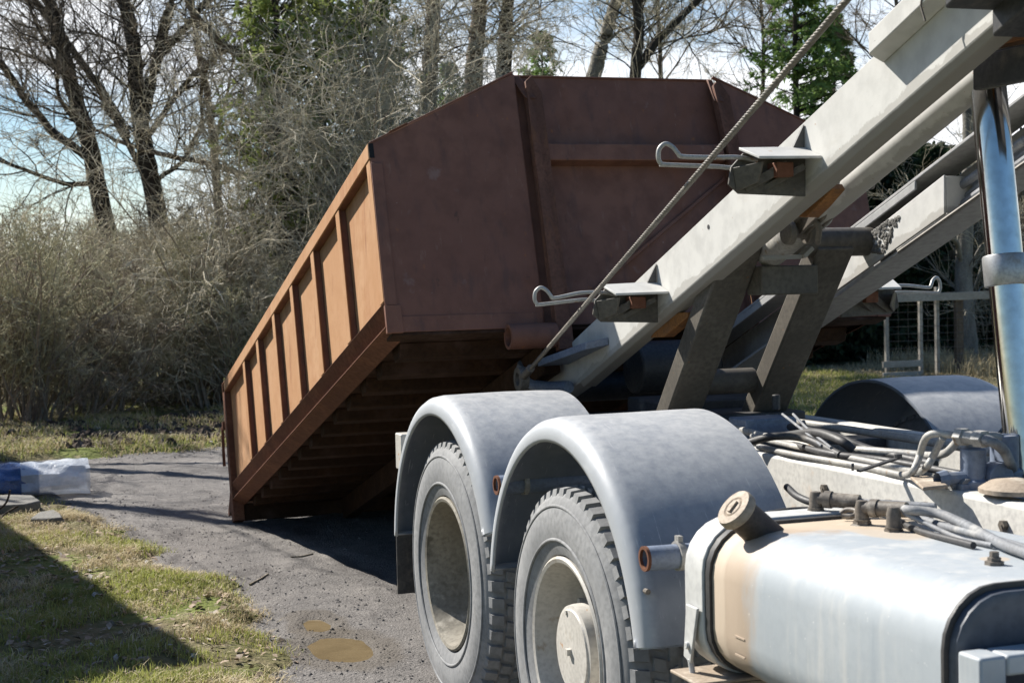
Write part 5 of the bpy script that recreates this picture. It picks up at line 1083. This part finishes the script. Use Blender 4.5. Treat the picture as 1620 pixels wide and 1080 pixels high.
while len(gs) + len(gd) < 13000:
    x, y = rg.uniform(0.0, 5.0), rg.uniform(16.0, 21.0)
    if road_d(x, y) > 0.05: continue
    if nzv(x, y, 0.9, 40) + 0.3 * nzv(x, y, 4, 4) + (0.25 if y < 17.4 and x > 1.2 else -0.15) < 0: continue
    (gs if rg.random() < 0.4 else gd).append((x, y, lawn_h(x, y)))
while len(gs) < 26000:
    x, y = rg.uniform(7.4, 15.5), rg.uniform(15.0, 21.5)
    if road_d(x, y) > 0: continue
    (gs if rg.random() < 0.75 and x < 12.5 else gd).append((x, y, lawn_h(x, y)))
blades('grass', gs, 0.03, 0.09, 0.005, M['grass'], 0.05, 'grass strip at the far edge of the track and behind the truck')
tall = []
for _ in range(5000): 
    x, y = rg.uniform(13.5, 16.5), rg.uniform(18.4, 21.8); tall.append((x, y, lawn_h(x, y)))
blades('dry_grass', gd, 0.04, 0.12, 0.005, M['straw'], 0.4, 'dry grass between the green blades beyond the track')
blades('tall_dry_grass', tall, 0.12, 0.38, 0.006, M['straw'], 0.15, 'tall dry grass at the foot of the fence')
def leaves(name, pts, smin, smax, mat, label):
    n = len(pts); c = np.array(pts) + RNG.normal(0, 0.003, (n, 3)); a = RNG.uniform(0, 2 * pi, n); s = RNG.uniform(smin, smax, n)[:, None]
    u = unit(np.stack([np.cos(a), np.sin(a), RNG.normal(0, 0.3, n)], -1)); w = unit(np.cross(u, np.array([0, 0, 1.0]) + RNG.normal(0, 0.35, (n, 3))))
    dip = np.array([0, 0, 1.0]) * s * 0.25
    Q = np.stack([c - u * s, c + w * s * 0.6 + dip, c + u * s, c - w * s * 0.6 + dip * 0.6], 1).reshape(-1, 3)
    tag(nobj(name, npmesh(name, [(Q, np.arange(n * 4).reshape(-1, 4))]), mat), label, 'leaves', kind='stuff')
lv = []
while len(lv) < 1500:
    x, y = rg.uniform(0.0, 3.0), rg.uniform(5.8, 12.5)
    if road_d(x, y) > 0.15 * rg.random(): continue
    lv.append((x, y, lawn_h(x, y) + 0.012))
while len(lv) < 5200:
    x, y = rg.uniform(-0.2, 6.0), rg.uniform(16.3, 21.5); lv.append((x, y, lawn_h(x, y) + 0.015))
leaves('dead_leaves', lv, 0.012, 0.03, M['leaf'], 'pale dead leaves scattered over the verge and the thicket edge')
# gravel stones on the road and clods along the far edge: faceted lumps
def lumps(name, pts, smin, smax, mat, label, cat):
    mb = MB(); rl = random.Random(3)
    for p in pts:
        s = smin + (smax - smin) * rl.random() ** 2.2; a = rl.uniform(0, 6.28)
        vs = []
        for (dx, dy, dz) in ((1, 0, 0), (0.4, 0.8, 0.1), (-0.6, 0.7, 0), (-1, -0.1, 0.1), (-0.3, -0.8, 0), (0.6, -0.7, 0.1), (0.35, 0.1, 0.75), (-0.35, 0.15, 0.65)):
            k = s * rl.uniform(0.75, 1.2); x, y = dx * k, dy * k
            vs.append((p[0] + x * cos(a) - y * sin(a), p[1] + x * sin(a) + y * cos(a), p[2] + dz * k - 0.1 * s))
        mb.add(vs, [(0, 1, 6), (1, 2, 7, 6), (2, 3, 7), (3, 4, 7), (4, 5, 6, 7), (5, 0, 6)])
    o = mb.build(name, mat, smooth=0); tag(o, label, cat, kind='stuff')
st = []
while len(st) < 5200:
    y = 6.2 + (rg.random() ** 1.4) * 10; x = rg.uniform(0.2, 4.2); d = road_d(x, y)
    if d < -0.25: continue
    if rg.random() < (0.25 + 0.75 * max(0, nzv(x, y, 1.3, 50)) + (0.6 if abs(d - 0.15) < 0.3 else 0)): st.append((x, y, road_h(x, y)))
lumps('gravel', st, 0.003, 0.013, M['road'], 'loose gravel and crumbs of soil on the track', 'gravel')
cs = []
while len(cs) < 2600:
    x = rg.uniform(-0.3, 6.5); y = 16.5 + rg.random() * 2.6
    if nzv(x, y, 1.1, 60) + 0.4 * nzv(x, y, 4, 61) < (0.12 if y < 17.3 and x > 1.2 else -0.12): continue
    cs.append((x, y, lawn_h(x, y)))
lumps('soil_clods', cs, 0.02, 0.10, M['clod'], 'dark turned-over clods of soil along the far edge of the track', 'soil')

# ---- sticks
for (lab, q, r) in (('thin fallen twig lying on the track', [(395, 921), (412, 912), (424, 906)], 0.006), ('pale curved twig at the edge of the track', [(298, 903), (302, 909), (307, 916)], 0.005), ('straw-coloured twig at the road edge above the puddles', [(394, 958), (402, 964), (410, 972)], 0.006), ('short stick lying on the track beside the container shadow', [(460, 876), (478, 873), (495, 869)], 0.005)):
    mb = MB(); pts = [at(*p, 'Z', 0.012) for p in q]
    for p in pts: p.z = max(road_h(p.x, p.y), lawn_h(p.x, p.y)) + r
    mb.tube(bez(pts, 4), r, 6); tag(mb.build('fallen_twig', M['twig_red'], smooth=60), lab, 'twig', 'fallen twigs on the track')
mb = MB()
for q in ([(-12, 812), (5, 800), (12, 790), (16, 775)], [(-10, 830), (5, 815), (18, 806), (29, 800)]):
    pts = [at(p[0], p[1], 'Y', 11.6) for p in q]; mb.tube(bez(pts, 4), 0.008, 6)
tag(mb.build('forked_branch', M['bark'], smooth=60), 'dark forked branch sticking up at the left edge beside the flat stone', 'branch')

# ---- flat stones
for (lab, q, h) in (('grey flat slab at the left edge of the verge', [(-30, 815), (-30, 798), (20, 796), (52, 797), (65, 806), (40, 812)], 0.07), ('pale pointed flat stone at the end of the verge', [(48, 830), (62, 820), (86, 816), (96, 822), (100, 829), (75, 831)], 0.05)):
    mb = MB(); pts = [at(p[0], p[1], 'Z', 0.05) for p in q]; mb.prism(pts, (0, 0, h)); tag(mb.build('flat_stone', M['stone'], bevel=0.012, smooth=30), lab, 'stone', 'flat stones on the verge')

# ---- bundle of blue plastic in clear film lying on the road
b0 = at(0, 782, 'Z', 0); roll = empty('plastic_bundle', (b0.x + 0.2, 13.4, 0)); tag(roll, 'bundle of blue plastic wrapped in milky clear film lying at the road edge', 'plastic bundle')
def wrap(x0, x1, yc, zc, ry, rz, n, amp, seed, flare=0.0):
    mb = MB(); m = 30; k = 26
    for i in range(k + 1):
        t = i / k; x = x0 + (x1 - x0) * t
        for j in range(m):
            a = 2 * pi * j / m; f = 1 + amp * nzv(cos(a) * 1.5 + x * 2.2, sin(a) * 1.5 + x, 1.2, seed) + 0.4 * amp * nzv(x * 9, a * 2, 1, seed + 3) + flare * t
            mb.v.append((x, yc + ry * f * cos(a), max(zc + rz * f * sin(a), 0.008 + 0.004 * sin(a * 3))))
    for i in range(k):
        for j in range(m): mb.f.append((i * m + j, i * m + (j + 1) % m, (i + 1) * m + (j + 1) % m, (i + 1) * m + j))
    mb.f.append(tuple(range(m)))
    return mb
xl = X_at(0, 13.4)
mb = wrap(xl - 1.2, xl + 0.26, 13.42, 0.125, 0.22, 0.135, 0, 0.45, 4); mb.build('blue_sheet', M['blueplastic'], roll, smooth=50)
mb = wrap(xl + 0.12, xl + 0.66, 13.42, 0.125, 0.23, 0.14, 0, 0.30, 9, 0.06); mb.build('clear_film', M['film'], roll, smooth=40)

# ---- fence at the right
fl, fr = at(1405, 610, 'Z', 0), None
A = Vector((12.68, 19.72, 0)); B = Vector((15.6, 19.1, 0))
fence = empty('wire_fence', A); tag(fence, 'grey wooden fence with wire mesh and a flat top rail behind the truck', 'fence')
dv = (B - A).normalized(); Lf = (B - A).length
def fpart(mb, n, m, **k): return mb.build(n, m, fence, **k)
mb = MB(); mb.beam(A + Vector((0, 0, 1.27)), B + Vector((0, 0, 1.30)), 0.05, 0.115); fpart(mb, 'top_rail', M['weld'], bevel=0.004)
for k, (px, h) in enumerate([(1405, 1.24), (1455, 1.22), (1478, 1.42), (1508, 1.22), (1562, 1.5), (1585, 1.22), (1614, 1.22)]):
    P = A + dv * 0; 
    t = (X_at(px, 19.7) - A.x) / (B.x - A.x); P = A + (B - A) * max(t, 0.0)
    w = (0.05, 0.05, 0.05, 0.13, 0.05, 0.05, 0.05)[k]
    mb = MB(); mb.box(P.x - w / 2, P.x + w / 2, P.y + 0.03, P.y + 0.09, 0, h); fpart(mb, 'post', M['weld'] if k != 3 else M['bark_brown'], bevel=0.004)
mb = MB()
for k in range(11):
    z = 0.12 + k * 0.105; mb.tube([A + Vector((0, 0.01, z)), B + Vector((0, 0.01, z))], 0.0028, 4, cap=False)
for k in range(int(Lf / 0.15)):
    p = A + dv * (k * 0.15); mb.tube([p + Vector((0, 0.01, 0.1)), p + Vector((0, 0.01, 1.22))], 0.0022, 4, cap=False)
fpart(mb, 'wire_mesh', M['wire'])
for (z0, z1) in ((0.02, 0.13), (0.20, 0.29)):
    p = at(1397, 600, 'Y', 19.5); q = at(1457, 600, 'Y', 19.5)
    mb = MB(); mb.box(p.x, q.x, 19.48, 19.52, z0 + 0.08, z1 + 0.08); fpart(mb, 'low_board', M['weld'], bevel=0.004)

# ---- red barn left of the picture: its eave throws the shadow on the verge
bn = empty('wooden_barn', (-4.4, 12.8, 0)); tag(bn, 'red wooden barn with a dark roof standing beside the verge', 'barn')
EH = 3.0; ex0 = -0.97; ey0 = 9.7; ex1 = -1.95; ey1 = 15.7
mb = MB(); mb.box(-7.0, -2.35, 10.1, 15.4, 0, 3.0); mb.build('wall', M['board_wall'], bn, bevel=0.01)
mb = MB(); mb.prism([(ex0, ey0, EH), (-4.6, ey0, EH + 1.9), (-4.6, ey0, EH + 2.02), (ex0 + 0.02, ey0, EH + 0.12)], (ex1 - ex0, ey1 - ey0, 0)); mb.prism([(-7.7, ey0, EH), (-4.62, ey0, EH + 1.9), (-4.62, ey0, EH + 2.02), (-7.7, ey0, EH + 0.12)], (ex1 - ex0, ey1 - ey0, 0)); mb.build('roof', M['roofmat'], bn, bevel=0.01)
mb = MB(); mb.prism([(-7.0, 10.1, 3.001), (-2.35, 10.1, 3.001), (-4.65, 10.1, 4.5)], (0, 5.3, 0)); mb.build('gable', M['board_wall'], bn)
mb = MB(); mb.box(-2.349, -2.30, 11.6, 12.8, 0.0, 2.1); mb.build('door', M['weld'], bn, bevel=0.006)
